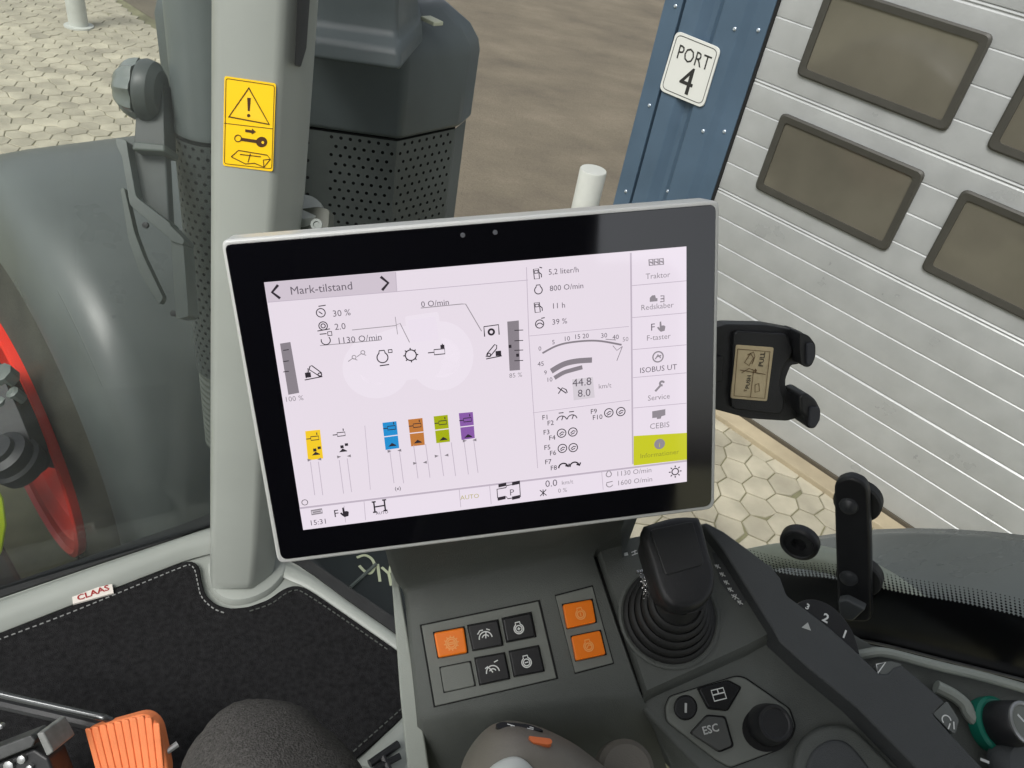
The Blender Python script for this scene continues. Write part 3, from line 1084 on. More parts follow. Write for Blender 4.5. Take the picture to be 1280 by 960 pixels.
loft(bm, [[WIN.at(a[0], a[1] + 2, -.012), WIN.at(a[0], a[1] + 11, -.012), WIN.at(a[0], a[1] + 11, -.004), WIN.at(a[0], a[1] + 2, -.004)] for a in bot])
obj('window_frame', bm, M_BLK, sw)
# round stud on the glass
st_c = WIN.at(1001, 675, 0.0)
bm = newbm()
lathe(bm, st_c, WIN.n, [(0.0185, 0.0), (0.0185, 0.006), (0.018, 0.008), (0.0165, 0.0095), (0.0145, 0.010), (0.0135, 0.0085), (0.007, 0.0075), (0.006, 0.003), (0.0005, 0.003)], 32)
obj('stud', bm, M_BLK, sw)

# black window latch with its two discs
lt = thing('window_latch', WIN.at(1066, 760, 0.01), 'black upright latch plate on the side window with round ends', 'latch')
bm = newbm()
slab(bm, WIN, rounded([(1042, 602), (1062, 596), (1085, 606), (1088, 680), (1089, 778), (1047, 778), (1044, 680)], [12, 8, 14, 8, 8, 8, 8], 5), 0.010, 0.022)
obj('plate', bm, M_BLK, lt, bevel=0.003)
for (x, y, r) in ((1074, 622, 0.0205), (1076, 716, 0.0205)):
    bm = newbm()
    lathe(bm, WIN.at(x, y, -.002), WIN.n, [(r, 0), (r, 0.009), (r * .93, 0.011), (0.001, 0.011)], 32)
    obj('disc', bm, M_RUB, lt)
for (x, y) in ((1061, 632), (1061, 722)):
    bm = newbm()
    lathe(bm, WIN.at(x, y, 0.0215), WIN.n, [(0.0085, 0), (0.0075, 0.003), (0.004, 0.005), (0.0005, 0.0055)], 20)
    obj('screw_cap', bm, mat('soft_black', rgb(58, 60, 62), 0.3), lt)
bm = newbm()
slab(bm, WIN, [(1047, 752), (1058, 750), (1082, 762), (1066, 777), (1050, 774)], 0.010, 0.03)
obj('catch', bm, mat('catch_grey', rgb(92, 96, 98), 0.3), lt, bevel=0.002)

# ------------------------------------------------------------------ A pillar
def pdepth(y): return 1.0 / (1.087 - 0.000453 * y)
def PF(x, y, h=0.0): return at_depth(x, y, pdepth(y) - h)
pil = thing('cab_pillar', PF(300, 740), 'silver painted cab pillar with yellow warning sticker', 'pillar')
rows = []
def pillar_edges(y):
    l = 264.5 - 2.0 * (y / 740)
    ts = [(-120, 406), (0, 398), (240, 381), (300, 374), (520, 358), (700, 345), (728, 340), (745, 332)]
    for (a, xa), (b, xb) in zip(ts, ts[1:]):
        if a <= y <= b: return l, xa + (xb - xa) * (y - a) / (b - a)
    return l, ts[-1][1]
ring_def = [(0.0, .075), (0.0, .028), (0.015, .012), (0.05, .003), (0.10, 0.0), (0.34, 0.0), (0.60, 0.0), (0.66, .002), (0.72, .010), (0.86, .032), (0.97, .050), (1.0, .060), (1.0, .075)]
for y in [-120, -60, 0, 60, 120, 180, 240, 300, 380, 460, 540, 620, 680, 712, 728, 736]:
    l, r = pillar_edges(y)
    rows.append([at_depth(l + (r - l) * t, y - (8 * max(0, (t - .5)) if y > 700 else 0), pdepth(y) + dd) for t, dd in ring_def])
bm = newbm()
loft(bm, rows)
obj('post', bm, M_SILV, pil, angle=50)
bm = newbm()
FT = [tuple(p) for p in curve_pts([(259, 708), (261, 728), (270, 744), (288, 753), (312, 751), (336, 740), (352, 724), (358, 708), (340, 690), (280, 690), (259, 708)], 4)][:-1]
def foot(k, z): return [at_z(306 + (x - 306) * k, 722 + (y - 722) * k, FZ) + Z * z for x, y in FT]
loft(bm, [foot(1.02, -0.005), foot(1.0, 0.002), foot(0.96, 0.006), foot(0.86, 0.007)])
obj('foot_skirt', bm, M_SILV, pil, angle=50)
# dark slot with bright handle at the upper right face
bm = newbm()
prism(bm, [at_depth(x, y, pdepth(y) + dd) for x, y, dd in ((372, -10, .020), (388, -10, .045), (383, 60, .045), (376, 84, .035), (368, 82, .02))], [at_depth(x, y, pdepth(y) + dd - .012) for x, y, dd in ((372, -10, .020), (388, -10, .045), (383, 60, .045), (376, 84, .035), (368, 82, .02))])
obj('handle_slot', bm, M_BLK, pil, bevel=0.002)
bm = newbm()
slab(bm, Plane(at_depth(390, 270, 1.13), CR, CD), rounded([(366, 262), (398, 258), (412, 262), (410, 296), (364, 300)], 4, 3), -0.03, 0.0)
obj('hinge_block', bm, mat('hinge_olive', rgb(78, 82, 72), 0.5), pil, bevel=0.003)
bm = newbm()
lathe(bm, at_depth(380, 262, 1.14), Vector((0.1, -.3, 1)), [(0.028, -.03), (0.028, 0.0), (0.024, 0.006), (0.001, .007)], 24)
obj('hinge_cap', bm, M_SILV, pil)
bm = newbm()
lathe(bm, at_depth(396, 281, 1.098), -CF, [(0.008, 0), (0.008, .003), (0.0045, .003), (0.004, .001), (0.0005, .001)], 16)
obj('hinge_bolt', bm, M_GREYM, pil)
# warning sticker
STK = Plane(PF(310, 155, 0.0), CR, PF(310, 207) - PF(312, 100))
stk = [(280.5, 95), (345, 104.5), (341, 214.5), (278.5, 207)]
stc_ = newbm()
slab(stc_, STK, rounded(stk, 3, 3), 0.0004, 0.0012)
sticker = obj('warning_sticker', stc_, M_YEL, pil)
sticker['label'] = 'yellow warning sticker with triangle, key and open manual'
bm = newbm()
TRI = [(311, 110), (286, 146), (336.5, 155.5)]
stroke(bm, [STK.at(x, y, .0016) for x, y in TRI], 0.0026, STK.n, True)
stroke(bm, [STK.at(x, y, .0016) for x, y in rounded([(282.5, 98), (343, 107), (339.5, 211), (280.5, 204.5)], 3, 3)], 0.0008, STK.n, True)
stroke(bm, [STK.at(x, y, .0016) for x, y in ((280, 154), (341, 161))], 0.0008, STK.n)
bm.faces.new([bm.verts.new(STK.at(x, y, .0016)) for x, y in ((309, 122), (313.5, 122.5), (312.3, 139), (309.6, 138.7))])
bm.faces.new([bm.verts.new(STK.at(x, y, .0016)) for x, y in circle(310.8, 144.5, 2.2, seg=10)])
bm.faces.new([bm.verts.new(STK.at(x, y, .0016)) for x, y in ((306.5, 161.5), (315, 162.8), (315, 160.5), (320, 165), (314.5, 168), (314.5, 166.2), (306.5, 165))])
bm.faces.new([bm.verts.new(STK.at(x, y, .0016)) for x, y in circle(327, 177.5, 7, 6.6, 18)])
stroke(bm, [STK.at(x, y, .0016) for x, y in ((301, 174), (321, 177))], 0.004, STK.n)
stroke(bm, [STK.at(x, y, .0017) for x, y in circle(297.5, 173, 4.2, 4.2, 14)], 0.0012, STK.n, True)
for ln_ in ([(289, 196), (298, 188), (334, 194), (338, 199), (330, 209), (318, 204), (307, 205), (289, 196)], [(310, 203), (313, 192)], [(300, 193), (326, 196)], [(330, 209), (329, 200), (338, 199)]):
    stroke(bm, [STK.at(x, y, .0016) for x, y in ln_], 0.0012, STK.n)
tag(obj('warning_symbols', bm, M_BROWN, sticker, smooth=False), kind='stuff')
bm = newbm()
bm.faces.new([bm.verts.new(STK.at(x, y, .0014)) for x, y in ((311, 113.5), (290, 144.5), (332.5, 152.5))])
bm.faces.new([bm.verts.new(STK.at(x, y, .00185)) for x, y in circle(328.5, 178, 1.8, seg=8)])
tag(obj('triangle_fill', bm, mat('sticker_pale', rgb(252, 208, 40), .4), sticker, smooth=False), kind='stuff')

# ------------------------------------------------------------------ floor mat
MZ = FZ + 0.006
mo = [(-80, 819), (0, 790), (90, 756), (225, 703), (240, 700), (249, 706), (252, 725), (257, 743), (270, 755), (288, 760), (310, 758), (335, 749), (353, 736), (366, 731), (380, 733), (395, 742), (430, 766), (489, 807), (510, 822), (512, 890), (425, 964), (340, 1040), (-80, 1040)]
mpoly = rounded(mo, 6, 2)
fm = thing('floor_mat', at_z(200, 850, FZ), 'black carpet floor mat with pale stitched edge and white tag', 'floor mat')
bm = newbm()
prism(bm, [at_z(x, y, MZ) - Z * 0.010 for x, y in mpoly], [at_z(x, y, MZ) for x, y in mpoly])
obj('carpet', bm, M_MAT, fm, bevel=0.003)
def stitches(path, off, m, name, dash, gap):
    P = curve_pts(path, 6)
    pts3 = [at_z(p[0], p[1], MZ + .0012) for p in P]
    L = [0]
    for a, b in zip(pts3, pts3[1:]): L.append(L[-1] + (b - a).length)
    bm = newbm()
    d = 0
    def pos(d):
        for i in range(len(pts3) - 1):
            if d <= L[i + 1]: return pts3[i].lerp(pts3[i + 1], (d - L[i]) / (L[i + 1] - L[i]))
        return pts3[-1]
    while d + dash < L[-1]:
        a, b = pos(d), pos(d + dash)
        e = (b - a).normalized()
        q = Z.cross(e)
        box(bm, (a + b) / 2, (b - a) / 2, q * 0.0008, Z * 0.0007)
        d += dash + gap
    tag(obj(name, bm, m, fm, smooth=False), kind='stuff')
stitches([(-60, 822), (0, 799), (90, 765), (222, 711), (238, 707), (244, 714), (247, 728), (252, 746), (266, 760), (280, 766)], 0, M_STITCH, 'stitching', .0055, .004)
stitches([(312, 764), (338, 755), (357, 742), (368, 738), (380, 741), (430, 774), (489, 815)], 0, M_STITCH2, 'stitching', .006, .004)
stitches([(503, 885), (430, 950), (395, 985)], 0, M_STITCH2, 'stitching', .006, .004)
TAGP = Plane(at_z(115, 745, MZ + .004), at_z(140, 734, MZ) - at_z(91, 751, MZ), (at_z(115, 755, MZ) - at_z(115, 735, MZ)))
bm = newbm()
slab(bm, TAGP, [(90, 741), (140, 730), (142, 741), (91, 755)], -0.003, 0.0)
tg = obj('fabric_tag', bm, mat('tag_cream', rgb(214, 208, 200), 0.7), fm)
text('tag_lettering', 'CLAAS', TAGP, 97, 751, 12.5, M_REDINK, tg, 0.0006, bold=0.02)

# ------------------------------------------------------------------ pedals
PD = Plane(at_depth(158, 930, 0.98), CR * .97 - CD * .22, CD)
pedal = thing('accelerator_pedal', PD.at(160, 960, -.03), 'orange ribbed rubber pedal on a black arm', 'pedal')
bm = newbm()
out = rounded([(104, 913), (180, 892), (197, 905), (209, 962), (206, 1010), (132, 1020)], [10, 12, 12, 8, 8, 8], 4)
slab(bm, PD, out, -0.022, 0.0)
obj('pad', bm, M_PEDAL, pedal, bevel=0.006, seg=3)
for i in range(10):
    t = i / 9
    x0, y0 = 109 + 86 * t, 911 - 20 * min(t, .8) + (0 if t < .85 else 9 * (t - .85) / .15)
    x1, y1 = 137 + 68 * t, 1014 - 6 * t
    bm = newbm()
    w = 3.7
    slab(bm, PD, rounded([(x0 - w, y0), (x0 + w, y0), (x1 + w, y1), (x1 - w, y1)], 2, 2), -0.002, 0.0018)
    obj('rib', bm, M_PEDAL, pedal, bevel=0.0015)
bm = newbm()
tube(bm, curve_pts([at_depth(-40, 856, 1.02), at_depth(0, 868, 1.01), at_depth(110, 893, 0.99), at_depth(135, 899, 0.99), at_depth(146, 912, 1.0), at_depth(150, 940, 1.03)], 6), 0.0045, 12)
obj('arm', bm, mat('arm_dark_steel', rgb(90, 92, 92), 0.25, metal=0.8), pedal)
bm = newbm()
tube(bm, [at_depth(-40, 866, 1.03), at_depth(0, 878, 1.02), at_depth(110, 903, 1.0), at_depth(140, 911, 1.0)], 0.0085, 10)
obj('arm_cover', bm, M_BLK, pedal)
bm = newbm()
tube(bm, [at_depth(205, 942, 0.99), at_depth(222, 930, 1.0)], 0.004, 8)
obj('pivot_pin', bm, M_STEEL, pedal)

PB = Plane(at_depth(30, 940, 0.92), CR, CD)
bpd = thing('brake_pedal', PB.at(30, 970), 'black metal brake pedal hardware in the lower left corner', 'pedal')
bm = newbm()
slab(bm, PB, [(-30, 945), (38, 919), (44, 926), (40, 934), (-30, 962)], -0.03, 0.0)
obj('lever_bar', bm, mat('worn_black', rgb(66, 68, 68), 0.35, var=.3, scale=60), bpd, bevel=0.002)
bm = newbm()
slab(bm, PB, [(45, 917), (54, 915), (67, 940), (58, 946)], -0.04, 0.006)
obj('bracket', bm, mat('worn_grey', rgb(120, 122, 120), 0.4, var=.2, scale=80), bpd, bevel=0.002)
bm = newbm()
slab(bm, PB, [(-30, 965), (42, 936), (60, 948), (74, 985), (-30, 1000)], -0.05, -0.012)
obj('pedal_box', bm, M_BLK, bpd, bevel=0.004)
for (x, y, r) in ((4, 906, .003), (30, 947, .005), (14, 955, .006), (40, 958, .004)):
    bm = newbm()
    lathe(bm, PB.at(x, y, -0.013), PB.n, [(r, 0), (r, .006), (r * .5, .007), (.0005, .007)], 8)
    obj('nut', bm, M_STEEL, bpd)
bm = newbm()
tube(bm, [PB.at(55, 940, -.02), PB.at(72, 985, -.02)], .005, 8)
obj('return_spring', bm, M_BLK, bpd)

# ------------------------------------------------------------------ person: bent leg of the driver
def person_leg():
    K = at_depth(308, 940, 0.73)
    kf, ks, kz = K.dot(F), K.dot(S), K.z
    js = [(fsz(kf - .62, ks - .12, 1.99), .13), (fsz(kf - .46, ks - .05, 1.99), .105), (fsz(kf - .30, ks - .03, kz + .035), .095), (fsz(kf - .14, ks - .012, kz + .03), .082),
          (fsz(kf - .03, ks, kz + .010), .073), (fsz(kf + .012, ks + .002, kz - .03), .067), (fsz(kf - .02, ks, kz - .12), .060), (fsz(kf - .07, ks, kz - .24), .052), (fsz(kf - .10, ks, 1.55), .042)]
    foot = [(fsz(kf - .06, ks + .005, 1.505), .04), (fsz(kf + .03, ks + .01, 1.495), .038)]
    me = bpy.data.meshes.new('person')
    o0 = Vector((js[0][0].x, js[0][0].y, FZ))
    allp = js + foot
    me.from_pydata([p - o0 for p, r in allp], [(i, i + 1) for i in range(len(allp) - 1)], [])
    me.materials.append(M_TRS)
    o = bpy.data.objects.new('person', me)
    o.location = o0
    COL.objects.link(o)
    m = o.modifiers.new('skin', 'SKIN')
    m.use_smooth_shade = True
    for i, (p, r) in enumerate(allp):
        me.skin_vertices[0].data[i].radius = (r, r * 0.97)
    me.skin_vertices[0].data[0].use_root = True
    s = o.modifiers.new('sub', 'SUBSURF')
    s.levels = s.render_levels = 3
    return o
def person_mesh():
    o = person_leg()
    dg = bpy.context.evaluated_depsgraph_get()
    me = bpy.data.meshes.new_from_object(o.evaluated_get(dg))
    rr = random.Random(3)
    for v in me.vertices:
        p = v.co
        v.co = p + v.normal * (0.0026 * math.sin(p.x * 38 + p.y * 61 + 2 * math.sin(p.z * 40)) + 0.0022 * math.sin(p.x * 120 - p.y * 75 + 3 * math.sin(p.z * 70 + p.x * 30)))
    old = o.data
    o.modifiers.clear()
    o.data = me
    tag(o, 'person seated, bent knee in dark grey woven trousers', 'person')
    return o
pl_ = bpy.data.meshes.new('t')
o_ = None
try:
    person_mesh()
except Exception as e:
    print('person', e)

# unseen driver's seat added behind the camera for a black bezel reflection
seat = thing('driver_seat', fsz(-0.35, -0.05, FZ), 'unseen dark fabric driver seat, added to blacken the bezel reflection', 'seat')
bm = newbm()
box(bm, fsz(-0.34, -0.05, 1.82), F * 0.26, S * 0.26, Z * 0.07)
obj('cushion', bm, M_SEAT, seat, bevel=0.05, seg=3)
bm = newbm()
prism(bm, [fsz(-.62, -.31, 1.9), fsz(-.48, -.31, 1.9), fsz(-.48, .21, 1.9), fsz(-.62, .21, 1.9)], [fsz(-.80, -.26, 2.62), fsz(-.68, -.26, 2.62), fsz(-.68, .16, 2.62), fsz(-.80, .16, 2.62)])
obj('backrest', bm, M_SEAT, seat, bevel=0.05, seg=3)
bm = newbm()
box(bm, fsz(-0.36, -0.05, 1.6), F * 0.2, S * 0.2, Z * 0.145)
obj('pedestal', bm, M_BLK, seat, bevel=0.01)

# ================================================================== CONSOLE
con = thing('armrest_console', CON.at(640, 850, -0.2), 'dark grey armrest console with orange and black switches', 'console')
def K(x, y, h=0.0): return CON.at(x, y, h)
DN = CON.n * -1
# switch block, rows from the back wall to the front roll-over
rowsL = [((474, 650), .12), ((486, 700), .055), ((495, 722), .020), ((503, 733), .006), ((506, 742), .0), ((513, 815), .0), ((521, 892), .0), ((522, 905), -.004), ((525, 925), -.016), ((528, 955), -.040), ((532, 985), -.075), ((537, 1030), -.12)]
rowsR = [((800, 596), .12), ((800, 638), .055), ((786, 660), .020), ((748, 684), .006), ((744, 694), .0), ((771, 775), .0), ((801, 861), .0), ((806, 873), -.004), ((813, 890), -.016), ((822, 920), -.040), ((832, 950), -.075), ((845, 990), -.12)]
bm = newbm()
rows = []
for (l, hl), (r, hr) in zip(rowsL, rowsR):
    a, b = K(*l, hl), K(*r, hr)
    e = (b - a).normalized()
    line = [a - CON.n * 0.36 + e * 0.12, a - CON.n * 0.05 + e * 0.016, a - CON.n * .012 - e * .001, a - CON.n * .004 - e * .0006, a + e * .004]
    for k in range(1, 9): line.append((a + e * .004).lerp(b - e * .002, k / 8))
    line += [b - Z * .003, b - Z * 0.06]
    rows.append(line)
sheet(bm, rows)
obj('switch_block', bm, M_CONS, con, angle=60)
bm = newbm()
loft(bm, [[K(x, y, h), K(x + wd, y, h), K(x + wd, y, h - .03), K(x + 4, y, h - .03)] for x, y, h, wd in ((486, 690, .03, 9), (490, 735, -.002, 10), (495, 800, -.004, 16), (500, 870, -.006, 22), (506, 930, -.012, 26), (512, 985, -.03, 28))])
obj('side_highlight', bm, M_RAIL, con, bevel=.003)  # paler strip draws the highlight along the block's left wall
# inner filler behind the seam so the gap reads dark
bm = newbm()
slab(bm, CON, [(735, 680), (750, 676), (815, 862), (800, 870)], -0.05, -0.006)
obj('seam_filler', bm, M_GROOVE, con)
# lever block
bm = newbm()
lb = [(745.5, 683), (775, 672), (884, 650), (905, 690), (936, 741), (968, 792), (940, 808), (807, 867)]
top_ = [K(x, y, 0.0) for x, y in lb]
def shrink(pts, d):
    c = sum(pts, Vector()) / len(pts)
    return [p + (c - p).normalized() * d for p in pts]
loft(bm, [[p - Z * .10 - S * 0 for p in top_], [p - Z * .012 for p in top_], [p - Z * .004 + (sum(top_, Vector()) / 8 - p).normalized() * .0006 for p in top_], shrink(top_, .003)])
obj('lever_block', bm, M_CONS, con, angle=30)
# switch panels, recessed look: dark outline then plate
def panel(poly, name):
    c0 = sum((Vector(p) for p in poly), Vector((0, 0))) / len(poly)
    o2 = [tuple(c0 + (Vector(p) - c0) * 1.03) for p in poly]
    bm = newbm()
    slab(bm, CON, o2, -0.004, 0.0006)
    g = obj('panel_gap', bm, M_GROOVE, con)
    bm = newbm()
    slab(bm, CON, poly, -0.004, 0.0014)
    return obj(name, bm, M_CONS2, con, bevel=0.0006)
panel([(527, 782), (673, 751.5), (695.5, 847.5), (544, 882.5)], 'switch_panel')
panel([(694.5, 745), (740.5, 733), (766.5, 828.5), (719, 841)], 'switch_panel')

def zl(pts): return [(500 + x / 4.267, 720 + y / 4.267) for x, y in pts]
ENG = [['c'] + arc(0, 0.1, .62, -60, 240, 22) + [(-.30, -.75), (.30, -.75)], ring(0, .1, .42)]
def button(poly, m, sym, cx, cy, sc, inkm, h=0.0055):
    bm = newbm()
    slab(bm, CON, [tuple(p) for p in poly], 0.0, 0.0016)
    c0 = sum((Vector(p) for p in poly), Vector((0, 0))) / len(poly)
    g = [tuple(c0 + (Vector(p) - c0) * 1.06) for p in poly]
    bm.free()
    bm = newbm()
    slab(bm, CON, g, -0.002, 0.0018)
    obj('button_gap', bm, M_GROOVE, con)
    bm = newbm()
    slab(bm, CON, rounded(poly, 3, 3), 0.0, h)
    b = obj('button', bm, m, con, bevel=0.0014)
    if sym:
        bm = newbm()
        icon(bm, CON, cx, cy, sc, sym, 1.35, h + 0.0005)
        obj('symbol', bm, inkm, b, smooth=False)
    return b
SPEED = [arc(0, .35, .85, 180, 360, 16), arc(0, .35, .45, 200, 340, 8), [(0, .35), (.2, -.45)], [(-.95, -.35), (-.55, -.75), (-.15, -.75)], [(.3, -.8), (.75, -.55)]]
SPEED2 = [arc(0, .35, .85, 180, 360, 16), arc(0, .35, .45, 210, 340, 8), [(0, .35), (-.35, -.3)], [(-.9, -.3), (-.5, -.5)], [(.4, -.85), (.95, -1.0)]]
GEAR = [ring(0, 0, .72), ring(0, 0, .5)] + [[(.72 * math.cos(t), .72 * math.sin(t)), (.98 * math.cos(t), .98 * math.sin(t))] for t in [2 * math.pi * i / 12 for i in range(12)]] + [[(-.35, -.1), (.35, -.1), (.35, .12), (-.35, .12), (-.35, -.1)]]
M_FADE = mat('faded_print', rgb(255, 176, 96), 0.5)
button(zl([(180, 302), (340, 272), (360, 408), (204, 436)]), M_ORG, GEAR, 564.3, 804, 9.5, M_FADE)
button(zl([(362, 264), (520, 235), (548, 368), (390, 397)]), M_BTN, SPEED, 606.5, 794.5, 9.5, M_WHT)
button(zl([(546, 226), (698, 194), (724, 322), (570, 352)]), M_BTN, ENG + [[(-.2, .1), (.2, .1)], [(0, -.1), (0, .3)]], 648.3, 785, 9.5, M_WHT)
button(zl([(400, 438), (556, 410), (584, 546), (426, 580)]), M_BTN, SPEED2, 615.5, 837, 9.5, M_WHT)
button(zl([(584, 402), (738, 372), (768, 506), (610, 536)]), M_BTN, ENG + [[(-.25, .1), (.25, .1)]], 658, 827, 9.5, M_WHT)
button(zl([(214, 488), (374, 456), (400, 584), (236, 620)]), M_CONS2, None, 0, 0, 0, None, h=0.0030)
button(zl([(868, 152), (1024, 124), (1046, 246), (892, 280)]), M_ORG, ENG + [[(0, -.15), (0, .35)]], 725.5, 767, 9.5, M_FADE)
button(zl([(914, 322), (1068, 290), (1098, 418), (938, 452)]), M_ORG, ENG + [[(-.25, .25), (.05, -.1), (.3, .05)]], 735.5, 807, 9.5, M_FADE)

# small markings on the lever block
bm = newbm()
blob(bm, CON, 783, 692.5, [(-3, -2), (2, -2), (2, 2), (-3, 2)], 0.0006)
icon(bm, CON, 793, 691, 4, [[(-1, .6), (1, .3)], [(-.9, -.3), (.9, -.6)], [(0, .6), (.4, -.8)]], 1.2, .0006)
for (x, y, s) in ((897, 708, 3), (903, 718, 3), (908, 728, 3), (913, 737, 3), (919, 746, 4), (925, 753, 3)):
    icon(bm, CON, x, y, s, [[(-1, -.9), (.2, .2), (1, 1)], [(-.4, .8), (.6, -.7)], [(-.9, .1), (0, -.8)]], 1.3, .0006)
tag(obj('marking', bm, M_WHT, con, smooth=False), kind='stuff')
bm = newbm()
prism(bm, [K(x, y, -0.002) for x, y in ((890, 690), (902, 694), (934, 748), (926, 760), (900, 728))], [K(x, y, 0.0004) for x, y in ((890, 690), (902, 694), (934, 748), (926, 760), (900, 728))])
obj('marking_strip', bm, M_BAR, con)

# side bar
bar = [(878, 655), (905, 690), (967, 788), (975, 803), (1010, 835), (1072, 886), (1147, 962), (1200, 1020), (1280, 1020), (1229, 960), (1196, 925), (1167, 893), (1182, 877), (1128, 831), (1118, 834), (1110, 842), (1099, 842), (1074, 817), (1036, 783), (999, 755), (984, 744), (976, 722), (965, 709), (935, 686), (905, 664), (884, 653)]
bm = newbm()
tp_ = [K(x, y, 0.016) for x, y in bar]
prism(bm, [p - CON.n * 0.10 for p in tp_], tp_)
obj('side_bar', bm, M_BAR, con, bevel=0.0022, seg=2)
# keypad bed
bm = newbm()
kb = [(800, 884), (808, 871), (962, 792), (985, 806), (1078, 880), (1180, 985), (1180, 1060), (990, 1060), (895, 985)]
tp_ = [K(x, y, -0.012) for x, y in kb]
prism(bm, [p - CON.n * .09 for p in tp_], tp_)
obj('keypad_bed', bm, M_CONS, con, bevel=0.003)
def z6(pts): return [(780 + x / 5.565, 830 + y / 5.565) for x, y in pts]
kp = z6([(290, 300), (320, 225), (780, 85), (840, 95), (1150, 310), (1190, 430), (1170, 500), (1090, 590), (740, 720), (640, 665), (300, 400)])
c0 = Vector((912, 905))
bm = newbm()
slab(bm, CON, rounded([tuple(c0 + (Vector(p) - c0) * 1.02) for p in kp], 5, 3), -0.016, -0.0112)
obj('panel_gap', bm, M_GROOVE, con)
bm = newbm()
slab(bm, CON, rounded(kp, 5, 3), -0.016, -0.0085)
obj('keypad_plate', bm, M_CONS2, con, bevel=0.0015)
def kbtn(poly, m, gapk=1.1, h=-0.0045):
    c0 = sum((Vector(p) for p in poly), Vector((0, 0))) / len(poly)
    bm = newbm()
    slab(bm, CON, [tuple(c0 + (Vector(p) - c0) * gapk) for p in poly], -0.012, -0.0080)
    obj('button_gap', bm, M_GROOVE, con)
    bm = newbm()
    slab(bm, CON, poly, -0.012, h)
    return obj('button', bm, m, con, bevel=0.0012)
M_KEY = mat('key_grey', rgb(80, 82, 80), 0.42, bump=.1, bscale=1500)
b = kbtn(circle(857, 884.5, 13.5, 14.5, 24), M_BLK)
bm = newbm()
icon(bm, CON, 857.5, 885, 7, [[(.25, -.8), (-.3, .75)]], 3.0, -.0038)
obj('symbol', bm, M_DIM, b, smooth=False)
b = kbtn(rounded(z6([(520, 170), (720, 118), (808, 165), (718, 318), (588, 305)]), 3, 2), M_BTN)
bm = newbm()
icon(bm, CON, 898.5, 868, 8, [['c', (-1, -.8), (1, -.8), (1, .8), (-1, .8)], [(-1, -.1), (1, -.1)], [(0, -.8), (0, -.1)]], 1.5, -.0038)
obj('symbol', bm, M_WHT, b, smooth=False)
b = kbtn(rounded(z6([(470, 480), (578, 362), (700, 372), (755, 565), (660, 605)]), 3, 2), M_KEY, h=-.003)
text('lettering', 'ESC', CON, 879.5, 918.5, 13, M_DIM, b, -.0024, bold=.02)
# selector knob
bm = newbm()
slab(bm, CON, circle(960, 910, 32, 30, 32), -0.012, -0.0079)
obj('knob_well', bm, M_GROOVE, con)
bm = newbm()
kc = K(958, 906, -.008)
mpx = CON.px(958, 906)
lathe(bm, kc, CON.n, [(25 * mpx, 0), (24.5 * mpx, .008), (22.5 * mpx, .019), (21 * mpx, .0215), (18 * mpx, .0215), (16 * mpx, .0205), (.0005, .0205)], 40)
obj('selector_knob', bm, M_BLK, con)
# hump beside the keypad
bm = newbm()
hp = rounded([(992, 955), (1000, 925), (1028, 905), (1066, 906), (1120, 960), (1150, 1010), (1000, 1020)], 18, 5)
slab(bm, CON, hp, -0.013, -0.004)
obj('palm_rest', bm, M_CONS, con, bevel=0.005, seg=3)
bm = newbm()
slab(bm, CON, rounded([(1006, 965), (1014, 938), (1038, 922), (1062, 926), (1090, 960), (1110, 1010), (1010, 1020)], 16, 5), -0.012, -0.0015)
obj('track_pad', bm, M_BAR, con, bevel=0.004, seg=3)

# thumb wheel 3 2 1
bm = newbm()
tw = curve_pts([(995, 756), (1006, 750), (1022, 750), (1040, 758), (1056, 774), (1068, 794), (1075, 818)], 5)
twp = [tuple(p) for p in tw] + [(1060, 812), (1030, 785)]
slab(bm, CON, twp, -0.03, 0.012)
twh = obj('thumb_wheel', bm, M_BLK, con, bevel=0.002)
for (s, x, y, sz) in (('3', 1006, 760, 10), ('2', 1027, 775, 15), ('1', 1051, 795, 14)):
    text('numeral', s, CON, x, y, sz, M_WHT, twh, 0.0126, rot=0.75, bold=.03)
bm = newbm()
blob(bm, CON, 1008, 784, [(-6, -1), (4, -5), (4, 5)], 0.0165)
blob(bm, CON, 1010, 784, [(-.5, -.5), (.5, -.5), (.5, .5)], 0.0166)
tag(obj('pointer_mark', bm, M_DIM, con, smooth=False), kind='stuff')
# icon tabs
def tab(poly, sym, cx, cy, sc, w=1.6):
    bm = newbm()
    slab(bm, CON, rounded(poly, 3, 3), 0.005, 0.0145)
    t = obj('icon_tab', bm, mat('tab_smoke', rgb(104, 108, 106), 0.25), con, bevel=0.0015)
    bm = newbm()
    icon(bm, CON, cx, cy, sc, sym, w, .0152)
    obj('symbol', bm, M_WHT, t, smooth=False)
tab([(946, 716), (962, 705), (973, 722), (985, 748), (972, 740)], [arc(0, -.2, .6, 100, 300, 10), [(-.2, .5), (.5, .3), (.2, .9), (.9, .7)]], 966, 730, 9)
tab([(1096, 832), (1112, 826), (1128, 830), (1112, 846), (1100, 843)], [['c', (-.8, .5), (.9, -.6), (-.5, -.6)]], 1102, 835, 9)
tab([(1166, 892), (1184, 876), (1199, 900), (1194, 918), (1184, 910)], [arc(0, -.2, .6, 160, 380, 10), [(.3, .3), (-.3, .9)], [(.5, 1.1), (.9, .2)]], 1184, 902, 9)

